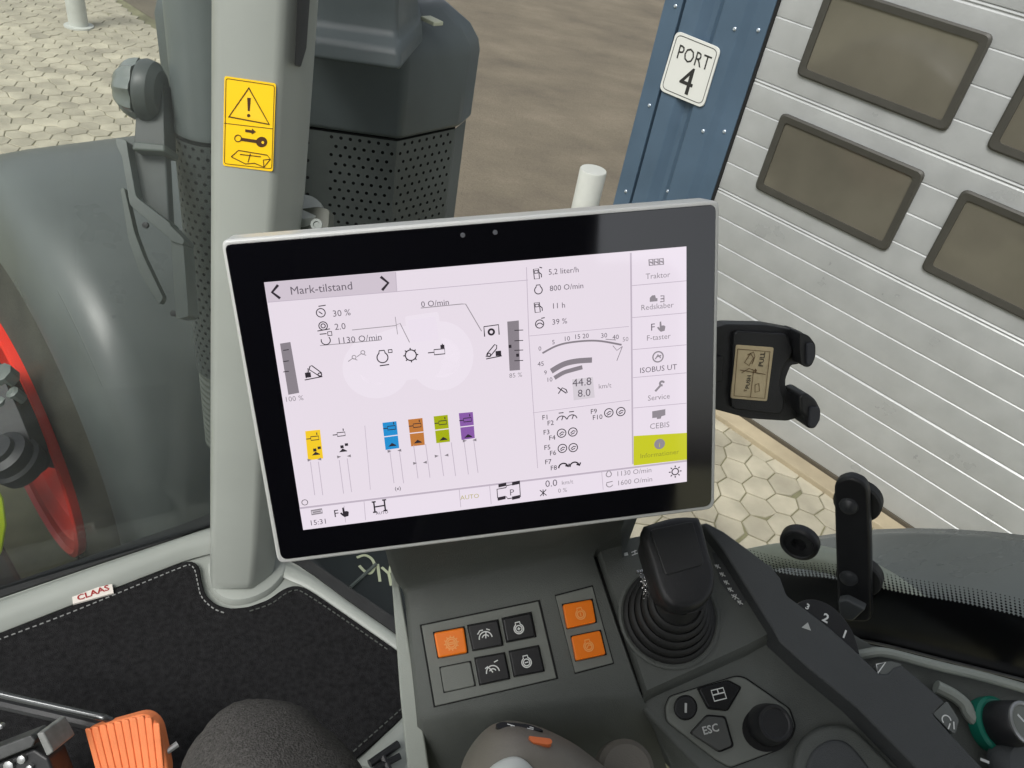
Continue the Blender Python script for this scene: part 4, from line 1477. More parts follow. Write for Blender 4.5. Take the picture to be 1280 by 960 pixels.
# right tray
bm = newbm()
tr = [(1030, 770), (1090, 806), (1180, 826), (1300, 868), (1400, 1100), (1150, 1040), (1050, 900)]
tp_ = [K(x, y, -0.022) for x, y in tr]
prism(bm, [p - CON.n * .05 for p in tp_], tp_)
obj('side_tray', bm, M_CONS, con, bevel=0.002)
bm = newbm()
path = curve_pts([(1060, 822), (1083, 817), (1108, 816), (1171, 832), (1230, 846), (1300, 866)], 6)
tube(bm, [K(x, y, -0.014) for x, y in path], 0.0042, 10)
obj('tray_rail', bm, M_RAIL, con)
bm = newbm()
path = curve_pts([(1170, 858), (1190, 868), (1205, 880), (1212, 893), (1222, 902), (1250, 916), (1300, 944)], 6)
tube(bm, [K(x, y, -0.016) for x, y in path], 0.0055, 10)
obj('tray_rail', bm, M_RAIL, con)
# rotary control with teal collar
kc = K(1240, 906, -.022)
axk = (CON.n * 0.9 + CR * 0.30).normalized()
bm = newbm()
lathe(bm, kc - axk * .004, axk, [(.0225, 0), (.0225, .009), (.020, .011), (.010, .011)], 36)
rk = obj('rotary_collar', bm, M_TEAL, con)
bm = newbm()
lathe(bm, kc, axk, [(.0175, .004), (.0185, .008), (.0175, .028), (.0165, .030), (.0005, .030)], 40)
rk = obj('rotary_knob', bm, M_BLK, con)
bm = newbm()
lathe(bm, kc, axk, [(.0165, .0298), (.0165, .0315), (.0150, .0322), (.0135, .0315), (.0135, .0300)], 40)
obj('knob_ring', bm, M_STEEL, rk)
KN = Plane(kc + axk * .0312, CR - axk * CR.dot(axk), CD - axk * CD.dot(axk))
bm = newbm()
lathe(bm, kc, axk, [(.0133, .0300), (.0133, .0306), (.0005, .0306)], 32)
obj('knob_face', bm, M_CONS2, rk)
bm = newbm()
q = kc + axk * .0309
for ln_ in ([(-.006, -.006), (-.001, -.001), (.002, -.002), (.001, .004), (.006, .005)],):
    stroke(bm, [q + KN.e1 * x + KN.e2 * y for x, y in ln_], .002, axk)
obj('symbol', bm, M_WHT, rk, smooth=False)
bm = newbm()
lathe(bm, K(1262, 962, -.022), axk, [(.024, 0), (.023, .010), (.018, .016), (.0005, .017)], 32)
kn2 = obj('rotary_knob', bm, M_BAR, con)
bm = newbm()
q = K(1231, 951, 0.0)
stroke(bm, [q - CON.e1 * .003 - CON.e2 * .002, q + CON.e1 * .003 + CON.e2 * .002], .0022, CON.n)
obj('symbol', bm, M_WHT, kn2, smooth=False)

# ------------------------------------------------------------------ drive lever on its gaiter
lv = thing('control_lever', K(835, 780, 0), 'black control lever with ribbed rubber gaiter right of the switches', 'lever')
gc = K(836, 770, 0.0)
gm = CON.px(836, 770)
lean = (K(846, 730, 0.06) - gc)
bm = newbm()
lathe(bm, gc, CON.n, [(64 * gm, 0.0002), (64 * gm, .0022), (61 * gm, .003), (58 * gm, .0022), (58 * gm, -.004)], 48, cap=False)
obj('collar', bm, M_CONS, lv)
bm = newbm()
rings = []
seg = 40
a_, b_, n_ = frame_of(CON.n)
prof = []
r = 58.0
h = -.004
steps = 5
for i in range(steps):
    r0 = 58 - i * 6.0
    hb = i * 0.0085
    prof += [(r0, hb), (r0 + .5, hb + .003), (r0 - 1.0, hb + .0062), (r0 - 4.5, hb + .0072), (r0 - 6.5, hb + .0060)]
prof += [(24, .044), (20, .05)]
for (r, h) in prof:
    c = gc + CON.n * h + (lean - CON.n * lean.dot(CON.n)) * (max(h, 0) / .06) * .45
    rings.append([c + (a_ * math.cos(t) + b_ * math.sin(t)) * r * gm for t in [2 * math.pi * k / seg for k in range(seg)]])
loft(bm, rings)
obj('gaiter', bm, M_RUB, lv, angle=60)
# head: top outline seen in the photograph, rounded underneath
HD = Plane(K(846, 708, 0.078), CON.e1, CON.e2 + CON.n * 0.10)
ho = curve_pts([(806, 655), (840, 645), (868, 644), (877, 650), (888, 690), (895, 716), (892, 740), (876, 757), (853, 761), (836, 755), (824, 738), (812, 700), (803, 668), (806, 655)], 4)[:-1]
hc = sum((Vector(p) for p in ho), Vector((0, 0))) / len(ho)
def hring(k, h, dx=0, dy=0): return [HD.at(hc.x + (p[0] - hc.x) * k, hc.y + (p[1] - hc.y) * k, 0) + HD.n * h + HD.e1 * dx + HD.e2 * dy for p in ho]
bm = newbm()
loft(bm, [hring(.62, -.040, -.004, -.004), hring(.80, -.034, -.003, -.003), hring(.94, -.022), hring(1.0, -.012), hring(1.0, -.006), hring(.97, -.0025), hring(.90, -.0005), hring(.82, 0.0)])
obj('grip', bm, M_BLK, lv, angle=60)
bm = newbm()
pc_ = rounded([(812, 662), (866, 651), (880, 700), (879, 706), (832, 719)], 5, 4)
slab(bm, HD, pc_, -0.003, 0.0012)
obj('cap', bm, mat('cap_black', rgb(40, 41, 42), .38, bump=.15, bscale=1500), lv, bevel=0.001)
bm = newbm()
tube(bm, [gc + CON.n * .035, HD.at(846, 712, -.03)], [.019, .022], 20)
obj('stem', bm, M_BLK, lv)
bm = newbm()
strip = curve_pts([K(801, 712, .030), K(807, 722, .034), K(810, 735, .034), K(811, 748, .031), K(810, 757, .027)], 5)
for i in range(len(strip) - 1):
    wv = 0.0042 + .0012 * math.sin(i * 2.3)
    box(bm, (strip[i] + strip[i + 1]) / 2, (strip[i + 1] - strip[i]) * .42, CON.e1 * wv, CON.n * (.0012 + .0006 * math.sin(i * 1.7)))
obj('chrome_strip', bm, M_CHROME, lv, bevel=.0004)

# ------------------------------------------------------------------ armrest joystick at the bottom edge
js = thing('joystick', at_depth(650, 990, .52), 'taupe joystick head with silver pad and small orange button', 'joystick')
JS = Plane(at_depth(660, 930, .53), CR * .98 + CD * .2, CD * .8 + CF * -.5)
def jring(poly, dd): return [at_depth(x, y, dd) for x, y in poly]
bm = newbm()
O1 = curve_pts([(571, 985), (580, 948), (600, 918), (622, 903), (650, 902), (690, 915), (735, 942), (770, 985), (700, 1040), (600, 1040), (571, 985)], 4)[:-1]
c1 = Vector((670, 975))
def jr(k, d): return [at_depth(c1.x + (p[0] - c1.x) * k, c1.y + (p[1] - c1.y) * k, d) for p in O1]
loft(bm, [jr(1.0, .62), jr(1.0, .55), jr(.985, .53), jr(.93, .512), jr(.82, .498), jr(.6, .488), jr(.3, .484)])
obj('head', bm, M_GRIP, js, angle=70)
bm = newbm()
O2 = curve_pts([(602, 985), (612, 960), (636, 946), (655, 948), (672, 965), (690, 990), (650, 1030), (602, 985)], 4)[:-1]
c2 = Vector((645, 985))
def jr2(k, d): return [at_depth(c2.x + (p[0] - c2.x) * k, c2.y + (p[1] - c2.y) * k, d) for p in O2]
loft(bm, [jr2(1.0, .505), jr2(1.0, .487), jr2(.93, .482), jr2(.6, .478)])
obj('thumb_pad', bm, M_GRIPW, js, angle=60)
bm = newbm()
JP = Plane(at_depth(676, 925, .494), CR + CD * .12, CD - CF * 1.2)
slab(bm, JP, rounded([(660, 919.5), (689, 923), (691, 928), (686, 931), (666, 928)], 3, 3), -0.004, 0.003)
obj('trigger_button', bm, mat('dull_orange', rgb(214, 112, 60), .5), js, bevel=.001)
bm = newbm()
JR = Plane(at_depth(650, 907, .512), CR + CD * .12, CD - CF * 1.2)
slab(bm, JR, rounded([(619, 905), (628, 902), (660, 905), (677, 911), (680, 914), (650, 912), (622, 911)], 3, 3), -0.006, 0.002)
rk_ = obj('rocker', bm, mat('gloss_black', rgb(16, 16, 18), .15), js, bevel=.001)
bm = newbm()
icon(bm, JR, 639, 907, 5, [[(-1, -.3), (.9, 0)], [(0, 0), (0, .6)]], 1.2, .0026)
icon(bm, JR, 663, 910, 4, [[(-1, .2), (1, .3)], [(-.3, -.3), (1, -.1)]], 1.0, .0026)
obj('symbol', bm, M_WHT, rk_, smooth=False)
bm = newbm()
lathe(bm, at_depth(782, 962, .62), CON.n, [(.022, -.02), (.022, .002), (.018, .007), (.0005, .009)], 28)
ab = obj('armrest_cap', bm, M_GRIP, con)

# small clip on the sill beside the console
cl = thing('cable_clip', at_z(485, 950, FZ), 'small black clip on the silver sill beside the console', 'clip')
bm = newbm()
for (x0, y0, x1, y1, r) in ((462, 955, 498, 930, .006), (468, 962, 500, 945, .005), (476, 942, 486, 962, .005)):
    tube(bm, [at_z(x0, y0, FZ + .025), at_z(x1, y1, FZ + .025)], r, 8)
obj('clasp', bm, M_BLK, cl)

# ================================================================== TERMINAL
tm = thing('touchscreen_terminal', MON.at(600, 680, -.02), 'wide touchscreen terminal in silver rim showing field status page', 'touchscreen')
corners = [(275.5, 300), (900, 250), (893.5, 637), (347, 706)]
bm = newbm()
OUT = rounded(corners, 11, 6)
slab(bm, MON, OUT, -0.026, -0.0006)
obj('housing', bm, M_RIM, tm, bevel=0.0022, seg=3)
cm = Vector((600, 470))
bz = [(280.5, 305.5), (895, 255.5), (889, 632.5), (351.5, 700)]
bm = newbm()
slab(bm, MON, rounded(bz, 9, 6), -0.004, 0.0)
obj('bezel_glass', bm, M_GLASSBLK, tm, bevel=0.0004)
for x, y in ((578.5, 294), (619, 290.5)):
    bm = newbm()
    lathe(bm, MON.at(x, y, 0.0001), MON.n, [(.0016, 0), (.0014, .0003), (.0003, .0003)], 12)
    obj('sensor_dot', bm, mat('sensor_grey', rgb(96, 98, 104), .4), tm)
# neck that carries it
bm = newbm()
box(bm, MON.at(640, 540, -0.055), MON.e1 * .05, MON.e2 * .05, MON.n * .028)
obj('mount_neck', bm, M_BLK, tm, bevel=.005)

H0 = 0.0005
scr = flat('screen', MON, [(330, 353), (858, 308), (858.5, 602), (379, 662.5)], H0, G_SCREEN, tm)
def sflat(name, poly, h, m): return flat(name, MON, poly, H0 + h, m, scr)
sflat('screen_header', [(330, 353.2), (494.5, 339.5), (496, 364), (334.5, 377.5)], .0002, G_HEAD)
sflat('status_bar', [(374.5, 635), (858.5, 576), (858.5, 602), (379, 662.5)], .0002, G_BAR)
sflat('menu_column', [(789, 316), (858, 309), (858.5, 576), (792, 584)], .0002, G_BAR)
sflat('menu_highlight', [(792, 545), (858.5, 541), (858.5, 574.5), (792, 582)], .0004, G_LIME)
# tractor silhouette
def union_shape(polys, m, name):
    for i, p in enumerate(polys):
        sflat(name, p, .0003 + .00004 * i, m)
union_shape([circle(470, 460, 42, 38, 32), circle(551, 445, 41, 43, 32), rounded([(440, 428), (500, 408), (548, 405), (552, 470), (470, 480), (428, 455)], 14, 4), rounded([(506, 396), (548, 390), (556, 450), (514, 450)], 4, 3)], G_WHITE, 'tractor_shape')
union_shape([circle(470, 461, 22, 20, 24), circle(552, 447, 24, 25, 24)], glow('display_hub', rgb(238, 228, 239)), 'wheel_shape')
sflat('cab_window_shape', rounded([(510, 400), (544, 395), (549, 424), (514, 428)], 3, 3), .0006, glow('display_cab', rgb(240, 229, 242)))
# lines
bm = newbm()
def line(pts, w=1.0, h=.0006): stroke(bm, [MON.at(x, y, H0 + h) for x, y in pts], w * MON.px(600, 480), MON.n)
line([(334.5, 377.8), (496, 364.4), (660, 350)], .9)
line([(658, 334), (661, 420), (666, 500), (672, 585)], .9)
line([(494.5, 340), (496, 364)], .9)
for y in (357, 397, 437, 472, 510): line([(789.5 + (y - 316) * .011, y), (858, y - 6)], .9)
line([(661, 420), (786, 408)], .8)
line([(666, 516), (788, 500)], .8)
line([(374.5, 635.3), (672, 599), (858.5, 576)], 2.6)
line([(788.5, 316), (791, 580)], 2.2)
line([(430, 632), (432, 653)], .8)
line([(455, 626), (457, 650)], .8)
line([(574, 612), (576, 634)], .8)
line([(612, 607), (614, 630)], .8)
line([(752, 589), (754, 612)], .8)
line([(456, 532), (463, 612)], .7)
for (x, y) in ((388, 577), (398, 577), (424, 575), (434, 573), (487, 562), (499, 562), (517, 556), (532, 555), (549, 553), (564, 553), (580, 551), (592, 549)):
    line([(x, y), (x + 5.5, y + 42)], .9)
tag(obj('screen_rules', bm, G_LINE, scr, smooth=False), kind='stuff')
# gauge bars
sflat('gauge_bar', [(350, 429.5), (363, 427.5), (374, 491), (360.5, 493.5)], .0006, G_GREY)
sflat('gauge_bar', [(634, 402), (648.5, 400.5), (650, 462.5), (637, 463.5)], .0006, G_GREY)
# valve tiles
tiles = [((381.5, 539), (400, 537), (404, 573), (385, 575.5), G_YEL), ((478, 528.5), (495.5, 526.5), (499, 560), (482, 562.5), G_BLUE), ((510, 524.5), (528, 522.5), (531, 556), (514, 558), G_ORNG), ((542, 520.5), (559.5, 518.5), (562.5, 552), (545.5, 554), G_GRN), ((573.5, 516.5), (591, 515), (593.5, 547.5), (577, 550), G_PUR)]
for a, b, c, d, m in tiles:
    t = sflat('valve_tile', [a, b, c, d], .0006, m)
    if m is not G_YEL:
        mid = [((a[0] + d[0]) / 2, (a[1] + d[1]) / 2), ((b[0] + c[0]) / 2, (b[1] + c[1]) / 2)]
        sflat('tile_divider', [mid[0], mid[1], (mid[1][0], mid[1][1] + 1.2), (mid[0][0], mid[0][1] + 1.2)], .0008, G_WHITE)
bm = newbm()
CYL = [[(-1, 0), (-.3, 0)], ['c', (-.3, -.3), (.9, -.3), (.9, .3), (-.3, .3)], [(.7, -.9), (.7, -.5)]]
for (x, y) in ((391, 548), (424, 543), (487, 535), (519, 532), (551, 528.5), (582, 525)): icon(bm, MON, x, y, 8, CYL, 1.2, H0 + .0009)
for (x, y, lk) in ((394.5, 566, 1), (428.5, 562, 1), (490, 555, 0), (522, 551, 0), (554, 547.5, 0), (585, 544, 0)):
    blob(bm, MON, x, y, [(-5, 3), (0, -1.5), (5, 2), (5, 3)], H0 + .0009)
    if lk:
        blob(bm, MON, x - 1, y - 3.5, [(-2, -2), (2, -2), (2, 2), (-2, 2)], H0 + .0009)
        blob(bm, MON, x + 4.5, y - 6.5, [(-2, -1.5), (2, -1.5), (2, 2), (-2, 2)], H0 + .0009)
tag(obj('valve_symbols', bm, G_INK, scr, smooth=False), kind='stuff')
bm = newbm()
for (x, y) in ((393, 575), (430, 571), (493, 564), (525, 579), (552, 570), (587, 551)):
    blob(bm, MON, x - 6, y, [(-2.5, -2), (2.5, 0), (-2.5, 2)], H0 + .0009)
    blob(bm, MON, x + 6, y - 1, [(2.5, -2), (-2.5, 0), (2.5, 2)], H0 + .0009)
tag(obj('arrow_marks', bm, G_GREY, scr, smooth=False), kind='stuff')
bm = newbm()
CHL = [[(.5, -1), (-.5, 0), (.5, 1)]]
CHR = [[(-.5, -1), (.5, 0), (-.5, 1)]]
icon(bm, MON, 344.5, 365, 8.5, CHL, 3.4, H0 + .0009)
icon(bm, MON, 481, 354, 8.5, CHR, 3.4, H0 + .0009)
# small pictograms
EN = [['c'] + arc(0, .1, .75, -55, 235, 16) + [(-.35, -.9), (.35, -.9)]]
icon(bm, MON, 401, 391, 6, [ring(0, 0, .9), [(-.4, -.3), (.3, .3)], [(-.3, -1.4), (1.2, -1.5)]], 1.2, H0 + .0009)
icon(bm, MON, 404, 408, 6.5, [ring(0, -.1, .8), ring(0, -.1, .4), [(-1.2, .8), (1.2, .6)]], 1.2, H0 + .0009)
icon(bm, MON, 407, 424, 7, [arc(0, .2, .8, -40, 200, 12), [(-.9, -1.0), (.3, -1.0)], ['c', (.5, -1.3), (1.2, -1.3), (1.2, -.6), (.5, -.6)]], 1.2, H0 + .0009)
icon(bm, MON, 391, 466, 11, [['c', (-.8, .55), (-.2, -.8), (0, -.85), (.95, .1), (.9, .45), (.6, .4), (-.5, -.55)], [(-1, .75), (1, .55)], ring(.75, .3, .2)], 1.3, H0 + .0009)
blob(bm, MON, 385, 468.5, [(-3.5, -3), (3.5, -3), (3.5, 3.5), (-3.5, 3.5)], H0 + .0009)
icon(bm, MON, 478, 446, 9, EN + [['c', (.9, -.9), (1.4, -.9), (1.4, -.5), (.9, -.5)], [(-.5, 1.25), (.8, 1.2)]], 1.4, H0 + .0009)
icon(bm, MON, 513.5, 444, 7.2, [ring(0, 0, .95)] + [[(.95 * math.cos(t), .95 * math.sin(t)), (1.3 * math.cos(t), 1.3 * math.sin(t))] for t in [2 * math.pi * i / 8 for i in range(8)]], 1.5, H0 + .0009)
icon(bm, MON, 546, 440, 11, CYL, 1.3, H0 + .0009)
blob(bm, MON, 553, 433, [(-2.5, -2), (2.5, -2), (2.5, 2.5), (-2.5, 2.5)], H0 + .0009)
icon(bm, MON, 614, 413, 8, [[(-1.1, .9), (-1.1, -.7), (1.2, -.8), (1.2, .8)], ring(0, .25, .5), ring(0, .25, .35)], 1.4, H0 + .0009)
icon(bm, MON, 617, 440, 10, [['c', (-1, .5), (-.8, .1), (.2, -.95), (.45, -.8), (.4, -.4), (-.5, .55)], [(-1, .8), (1, .6)], ring(-.6, .3, .2)], 1.3, H0 + .0009)
blob(bm, MON, 623, 441.5, [(-3.5, -3), (3.5, -3), (3.5, 3.5), (-3.5, 3.5)], H0 + .0009)
for y in (448, 462, 475): line([(354, y - 10), (361, y - 11)], 1.0, .0009)
for y in (413, 426, 438, 451): line([(643, y), (654, y - .5)], 1.0, .0009)
blob(bm, MON, 637.5, 433, [(-1.8, -2), (1.8, -2), (1.8, 2), (-1.8, 2)], H0 + .0009)
blob(bm, MON, 647, 444, [(-1.8, -2), (1.8, -2), (1.8, 2), (-1.8, 2)], H0 + .0009)
FU = [['c', (-.7, -.9), (.3, -.9), (.4, 1), (-.6, 1)], ['c', (-.5, -.6), (.15, -.6), (.15, -.1), (-.5, -.1)], [(.4, -.2), (.8, .2), (.8, .8)]]
icon(bm, MON, 671.5, 342, 6.5, FU + [[(.5, -1.2), (1, -1.0)]], 1.2, H0 + .0009)
icon(bm, MON, 673, 362, 6.5, EN, 1.2, H0 + .0009)
icon(bm, MON, 672.5, 384, 6.5, FU, 1.2, H0 + .0009)
icon(bm, MON, 674.5, 405, 5.8, [ring(0, 0, .9), arc(0, .5, .7, 200, 340, 8), [(.4, -1.2), (1.2, -1.3)]], 1.2, H0 + .0009)
# function key pictograms
for (x, y) in ((702, 522), (715, 520.5)): icon(bm, MON, x, y, 7, [arc(0, .6, .9, 190, 350, 10), [(0, .5), (.3, -.3)], [(-.5, -.9), (.4, -.9)]], 1.2, H0 + .0009)
for (x, y) in ((702, 541.5), (716, 540), (703, 560.5), (716.5, 559.5), (761, 516), (776, 514.5)): icon(bm, MON, x, y, 5.8, [ring(0, 0, .95), [(-.5, .2), (.1, -.3), (.6, -.1)], [(-.4, .5), (.4, .2)]], 1.2, H0 + .0009)
for (x, y) in ((704, 581), (718, 579.5)): icon(bm, MON, x, y, 6.5, [arc(0, .6, .9, 180, 350, 10), [(.4, .2), (1.0, .5), (1.2, -.1)]], 1.9, H0 + .0009)
icon(bm, MON, 703, 487, 6, [[(-1, -.6), (.8, .9)], [(-.9, .8), (0, -.4), (.8, .1), (1, .8)]], 1.3, H0 + .0009)
# status bar pictograms
icon(bm, MON, 381, 628, 3.6, [ring(0, 0, 1)], .8, H0 + .0009)
icon(bm, MON, 474.5, 633, 10, [[(-.6, 0), (.6, -.05)], [(-.65, -.7), (-.65, .7)], [(.65, -.8), (.65, .65)], [(-.9, -.7), (-.4, -.7)], [(-.9, .7), (-.4, .7)], [(.4, -.8), (.9, -.8)], [(.4, .65), (.9, .65)]], 1.9, H0 + .0009)
icon(bm, MON, 635.5, 615, 14, [['c', (-1, -.4), (-.2, -.45), (-.1, -.65), (1.05, -.7), (1.05, .6), (-.1, .65), (-.2, .45), (-1, .45)]], 1.3, H0 + .0009)
for (x, y) in ((628, 606.5), (645, 604), (627, 623), (645, 622)): blob(bm, MON, x, y, [(-5, -2), (5, -3), (5, 1.5), (-5, 2.5)], H0 + .00085)
icon(bm, MON, 679, 616, 4.5, [[(-.9, -.9), (.9, .9)], [(-.9, .9), (.9, -.9)], [(0, -1), (0, 1)]], 1.1, H0 + .0009)
icon(bm, MON, 844, 589.5, 5, [ring(0, 0, .85)] + [[(1.15 * math.cos(t), 1.15 * math.sin(t)), (1.65 * math.cos(t), 1.65 * math.sin(t))] for t in [2 * math.pi * i / 8 for i in range(8)]], 1.4, H0 + .0009)
HAND = [(-5, 0), (-3, -1), (-1.5, 1), (-1.5, -7), (.5, -7.5), (1, -2), (4, -2), (6, -.5), (5, 5), (0, 6), (-3, 3)]
blob(bm, MON, 430, 641, HAND, H0 + .0009)
tag(obj('pictograms', bm, G_INK, scr, smooth=False), kind='stuff')
# softer pictograms; the right column's glare is put into their grey
bm = newbm()
for dx in (-6.5, 0, 6.5): icon(bm, MON, 820.5 + dx, 327.5 - dx * .08, 4, [['c', (-.7, -.9), (.5, -.9), (.6, .9), (-.6, .9)], [(-.4, -.2), (.5, .3)]], 1.8, H0 + .0009)
blob(bm, MON, 817, 373, [(-5, -1), (-2, -4), (2, -4), (3, 0), (5, 0), (5, 4), (-5, 4)], H0 + .0009)
icon(bm, MON, 828, 373, 4, [[(-.6, -.8), (.5, -.8), (.5, 1), (-.7, 1)], [(-.6, .1), (.5, .1)]], 1.6, H0 + .0009)
blob(bm, MON, 826, 409, HAND, H0 + .0009)
icon(bm, MON, 822.5, 446, 7, [ring(0, 0, .95), [(-.5, .4), (0, -.4), (.5, .3)], [(-.3, 0), (.6, -.2)]], 1.8, H0 + .0009)
icon(bm, MON, 824, 483, 6.5, [[(-.8, .9), (.4, -.3)], arc(.55, -.55, .4, -10, -290, 10)], 2.8, H0 + .0009)
blob(bm, MON, 823, 518, [(-8, -5), (9, -6), (9, 2), (4, 3), (3, 6), (-2, 6), (-2, 4), (-8, 4)], H0 + .0009)
blob(bm, MON, 824.5, 555, circle(0, 0, 7, 7, 20), H0 + .0009)
icon(bm, MON, 741 - 33, 601, .01, [[(0, 0), (1, 0)]], .01, H0 + .0009)
icon(bm, MON, 761, 592.5, 4.5, EN, 1.2, H0 + .0009)
icon(bm, MON, 762, 605, 4.5, [arc(0, 0, .9, 20, 200, 8), [(-.9, -.5), (.9, -.7)]], 1.2, H0 + .0009)
for (x, y) in ((441, 449), (452, 443)): icon(bm, MON, x, y, 6, [[(-1, .4), (0, -.2), (.9, .3)], ring(.3, -.4, .4)], 1.0, H0 + .0009)
icon(bm, MON, 396, 640, 6.5, [['c', (-1, -.4), (1, -.5), (1, .3), (-1, .4)], [(-.8, 0), (.8, -.1)]], 2.2, H0 + .0009)
tag(obj('soft_pictograms', bm, G_INK3, scr, smooth=False), kind='stuff')
# speed gauge arcs
bm = newbm()
stroke(bm, [MON.at(x, y, H0 + .0009) for x, y in curve_pts([(678, 441.5), (694, 433), (710, 428.5), (733, 426), (752, 426.5), (777, 431)], 6)], 2.4 * MON.px(720, 430), MON.n)
stroke(bm, [MON.at(x, y, H0 + .0009) for x, y in curve_pts([(689, 464), (704, 455.5), (720, 451.5), (740, 450)], 6)], 7 * MON.px(720, 450), MON.n)
stroke(bm, [MON.at(x, y, H0 + .00092) for x, y in curve_pts([(693, 472.5), (704, 466), (715, 462.5), (728, 459)], 6)], 5.5 * MON.px(720, 450), MON.n)
for ln_ in ([(757, 424), (770, 425)], [(778, 433), (771, 451)], [(766, 432), (771, 438), (778, 433)]): stroke(bm, [MON.at(x, y, H0 + .0009) for x, y in ln_], .9 * MON.px(760, 430), MON.n)
tag(obj('speed_gauge', bm, G_GREY, scr, smooth=False), kind='stuff')
sflat('speed_readout', [(715, 474), (741, 471), (743.5, 497), (717, 500.5)], .0006, glow('display_readout', rgb(218, 210, 218)))
# callout lines
bm = newbm()
line([(400, 432), (476, 425)], .9)
line([(440, 412.5), (494, 407), (500, 404), (512, 428)], .9)
line([(526, 385), (577, 380), (582, 380), (602, 414)], 1.0)
line([(494, 396), (497, 418)], .7)
tag(obj('callout_lines', bm, G_INK3, scr, smooth=False), kind='stuff')
TX = [('Mark-tilstand', 363, 368.5, 14.5, G_INK2), ('30 %', 416, 396, 11.5, G_INK2), ('2.0', 418.5, 412.5, 11.5, G_INK2), ('1130 O/min', 421.5, 430, 11.5, G_INK2), ('0 O/min', 526.5, 384, 10.5, G_INK2), ('100 %', 356, 502.5, 9.5, G_INK3), ('85 %', 636.5, 472.5, 8.5, G_INK3),
      ('5,2 liter/h', 685.5, 343.5, 10, G_INK2), ('800 O/min', 687, 364, 10, G_INK2), ('11 h', 689.5, 386, 10, G_INK2), ('39 %', 690, 406, 10, G_INK2),
      ('0', 673, 438.5, 8, G_INK2), ('5', 690, 430.5, 8, G_INK2), ('10', 704.5, 426.5, 8.5, G_INK2), ('15', 717.5, 424, 8.5, G_INK2), ('20', 728, 423, 8.5, G_INK2), ('30', 751, 422.5, 8.5, G_INK2), ('40', 765.5, 424.5, 8.5, G_INK2), ('50', 778, 427, 8, G_INK3),
      ('45', 672, 458, 8.5, G_INK2), ('9', 680, 468.5, 8, G_INK2), ('10', 683, 477.5, 8, G_INK2), ('44.8', 715.5, 483.5, 14.5, G_INK2), ('8.0', 722, 496.5, 14, G_INK2), ('km/t', 748, 486, 9, G_INK3),
      ('F1', 677.5, 525, 9, G_INK), ('F2', 684, 532, 9, G_INK), ('F3', 679, 543.5, 9, G_INK), ('F4', 686, 550.5, 9, G_INK), ('F5', 680, 562.5, 9, G_INK), ('F6', 687, 569.5, 9, G_INK), ('F7', 681, 580.5, 9, G_INK), ('F8', 688, 588, 9, G_INK), ('F9', 738, 517.5, 9, G_INK), ('F10', 740.5, 525, 9, G_INK),
      ('Traktor', 807, 349, 10, G_INK3), ('Redskaber', 801, 388, 10, G_INK3), ('F-taster', 808, 426, 10, G_INK3), ('ISOBUS UT', 799.5, 466.5, 10, G_INK2), ('Service', 809.5, 501, 10, G_INK3), ('CEBIS', 812, 536.5, 10.5, G_INK3), ('Informationer', 800, 573, 9, glow('display_olive', rgb(150, 150, 50))),
      ('F', 813, 413.5, 13, G_INK2), ('F', 417.5, 646.5, 14, G_INK), ('15:31', 387, 657, 10, G_INK2), ('AUTO', 470, 643.5, 5.5, G_INK), ('AUTO', 575.5, 625, 8.5, glow('display_straw', rgb(190, 180, 120))), ('P', 637, 619.5, 12, G_INK2), ('0.0', 681.5, 609, 13, G_INK2), ('km/t', 702, 606, 8, G_INK3), ('0 %', 697.5, 616, 8, G_INK3),
      ('1130 O/min', 770, 595.5, 9.5, G_INK3), ('1600 O/min', 771, 607, 9.5, G_INK3), ('(x)', 493.5, 613, 7, G_INK), ('i', 823.5, 559, 9, G_LIME)]
for s, x, y, sz, m in TX: text('screen_text', s, MON, x, y, sz, m, scr, H0 + .001)

# ------------------------------------------------------------------ phone holder beyond the monitor's right edge
PH = Plane(MON.at(960, 470, -0.03), MON.e1, MON.e2)
ph = thing('phone_holder', PH.at(900, 470, -.01), 'black phone clamp beside the terminal with beige PUSH PULL label', 'phone holder')
def z8(pts): return [(880 + x / 5.335, 380 + y / 5.335) for x, y in pts]
body = rounded(z8([(60, 165), (150, 135), (420, 140), (640, 180), (700, 220), (640, 400), (580, 410), (545, 500), (545, 560), (570, 600), (660, 600), (690, 740), (560, 780), (530, 780), (300, 765), (60, 700)]), 3, 3)
bm = newbm()
slab(bm, PH, body, -0.014, 0.0)
obj('body', bm, M_BLK, ph, bevel=0.004, seg=3)
bm = newbm()
slab(bm, PH, rounded(z8([(200, 180), (560, 200), (600, 330), (520, 420), (500, 560), (540, 640), (520, 740), (180, 700)]), 8, 3), -0.004, 0.004)
obj('cradle', bm, M_BLK, ph, bevel=0.003, seg=3)
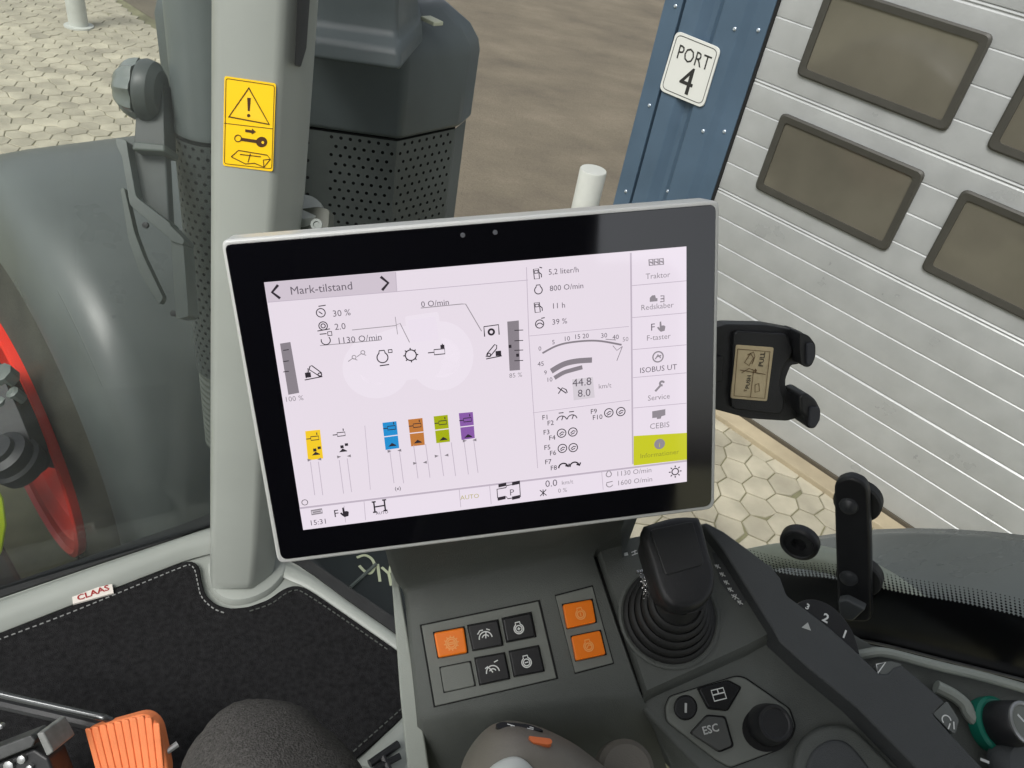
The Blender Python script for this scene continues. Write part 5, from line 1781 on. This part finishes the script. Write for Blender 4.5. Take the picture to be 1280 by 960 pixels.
for pts in ([(640, 190), (700, 210), (745, 270), (745, 350), (720, 410), (690, 425), (650, 410), (640, 320)], [(640, 610), (690, 595), (750, 640), (785, 710), (780, 780), (745, 835), (695, 835), (680, 760), (640, 720)]):
    bm = newbm()
    slab(bm, PH, rounded(z8(pts), 4, 3), -0.012, 0.014)
    obj('jaw', bm, M_BLK, ph, bevel=0.003, seg=3)
for pts in ([(690, 265), (735, 262), (742, 345), (712, 408), (690, 412)], [(712, 690), (775, 690), (775, 775), (742, 822), (705, 825)]):
    bm = newbm()
    slab(bm, PH, rounded(z8(pts), 3, 3), 0.006, 0.0165)
    obj('rubber_pad', bm, mat('pad_rubber', rgb(58, 60, 66), .55), ph, bevel=.0015)
bm = newbm()
lab = z8([(215, 272), (465, 290), (420, 648), (180, 628)])
slab(bm, PH, rounded(lab, 2, 2), 0.003, 0.0046)
lb_ = obj('label_plate', bm, M_LABEL, ph)
text('lettering', 'PULL', PH, *z8([(392, 418)])[0], 8.6, M_INK, lb_, .0052, rot=R_(-82), bold=.01)
text('lettering', 'PUSH', PH, *z8([(300, 566)])[0], 7.4, M_INK, lb_, .0052, rot=R_(-82), bold=.01)
bm = newbm()
for ln_ in ([(225, 300), (440, 318), (405, 630), (200, 612), (225, 300)], [(250, 460), (300, 430), (330, 440)], [(345, 445), (345, 455)], [(240, 440), (410, 470)], [(310, 330), (270, 390), (300, 410), (330, 360), (310, 330)], [(290, 340), (330, 320), (340, 350), (320, 400)], [(340, 540), (365, 530), (370, 580), (340, 590), (340, 540)], [(330, 440), (310, 620)], [(270, 570), (265, 580), (285, 575)]):
    stroke(bm, [PH.at(x, y, .0051) for x, y in z8(ln_)], .00055, PH.n)
blob(bm, PH, *z8([(343, 445)])[0], [(-2, 0), (0, -3), (2, 0), (0, 3)], .0052)
tag(obj('line_drawing', bm, mat('label_ink', rgb(110, 88, 60), .6), lb_, smooth=False), kind='stuff')
bm = newbm()
tube(bm, [PH.at(915, 470, -.012), PH.at(870, 480, -.014), PH.at(800, 500, -.01)], .010, 14)
obj('arm', bm, M_BLK, ph)
bm = newbm()
slab(bm, PH, rounded(z8([(75, 350), (130, 350), (120, 520), (70, 520)]), 2, 2), -.006, .003)
obj('release_tab', bm, M_BLK, ph, bevel=.001)
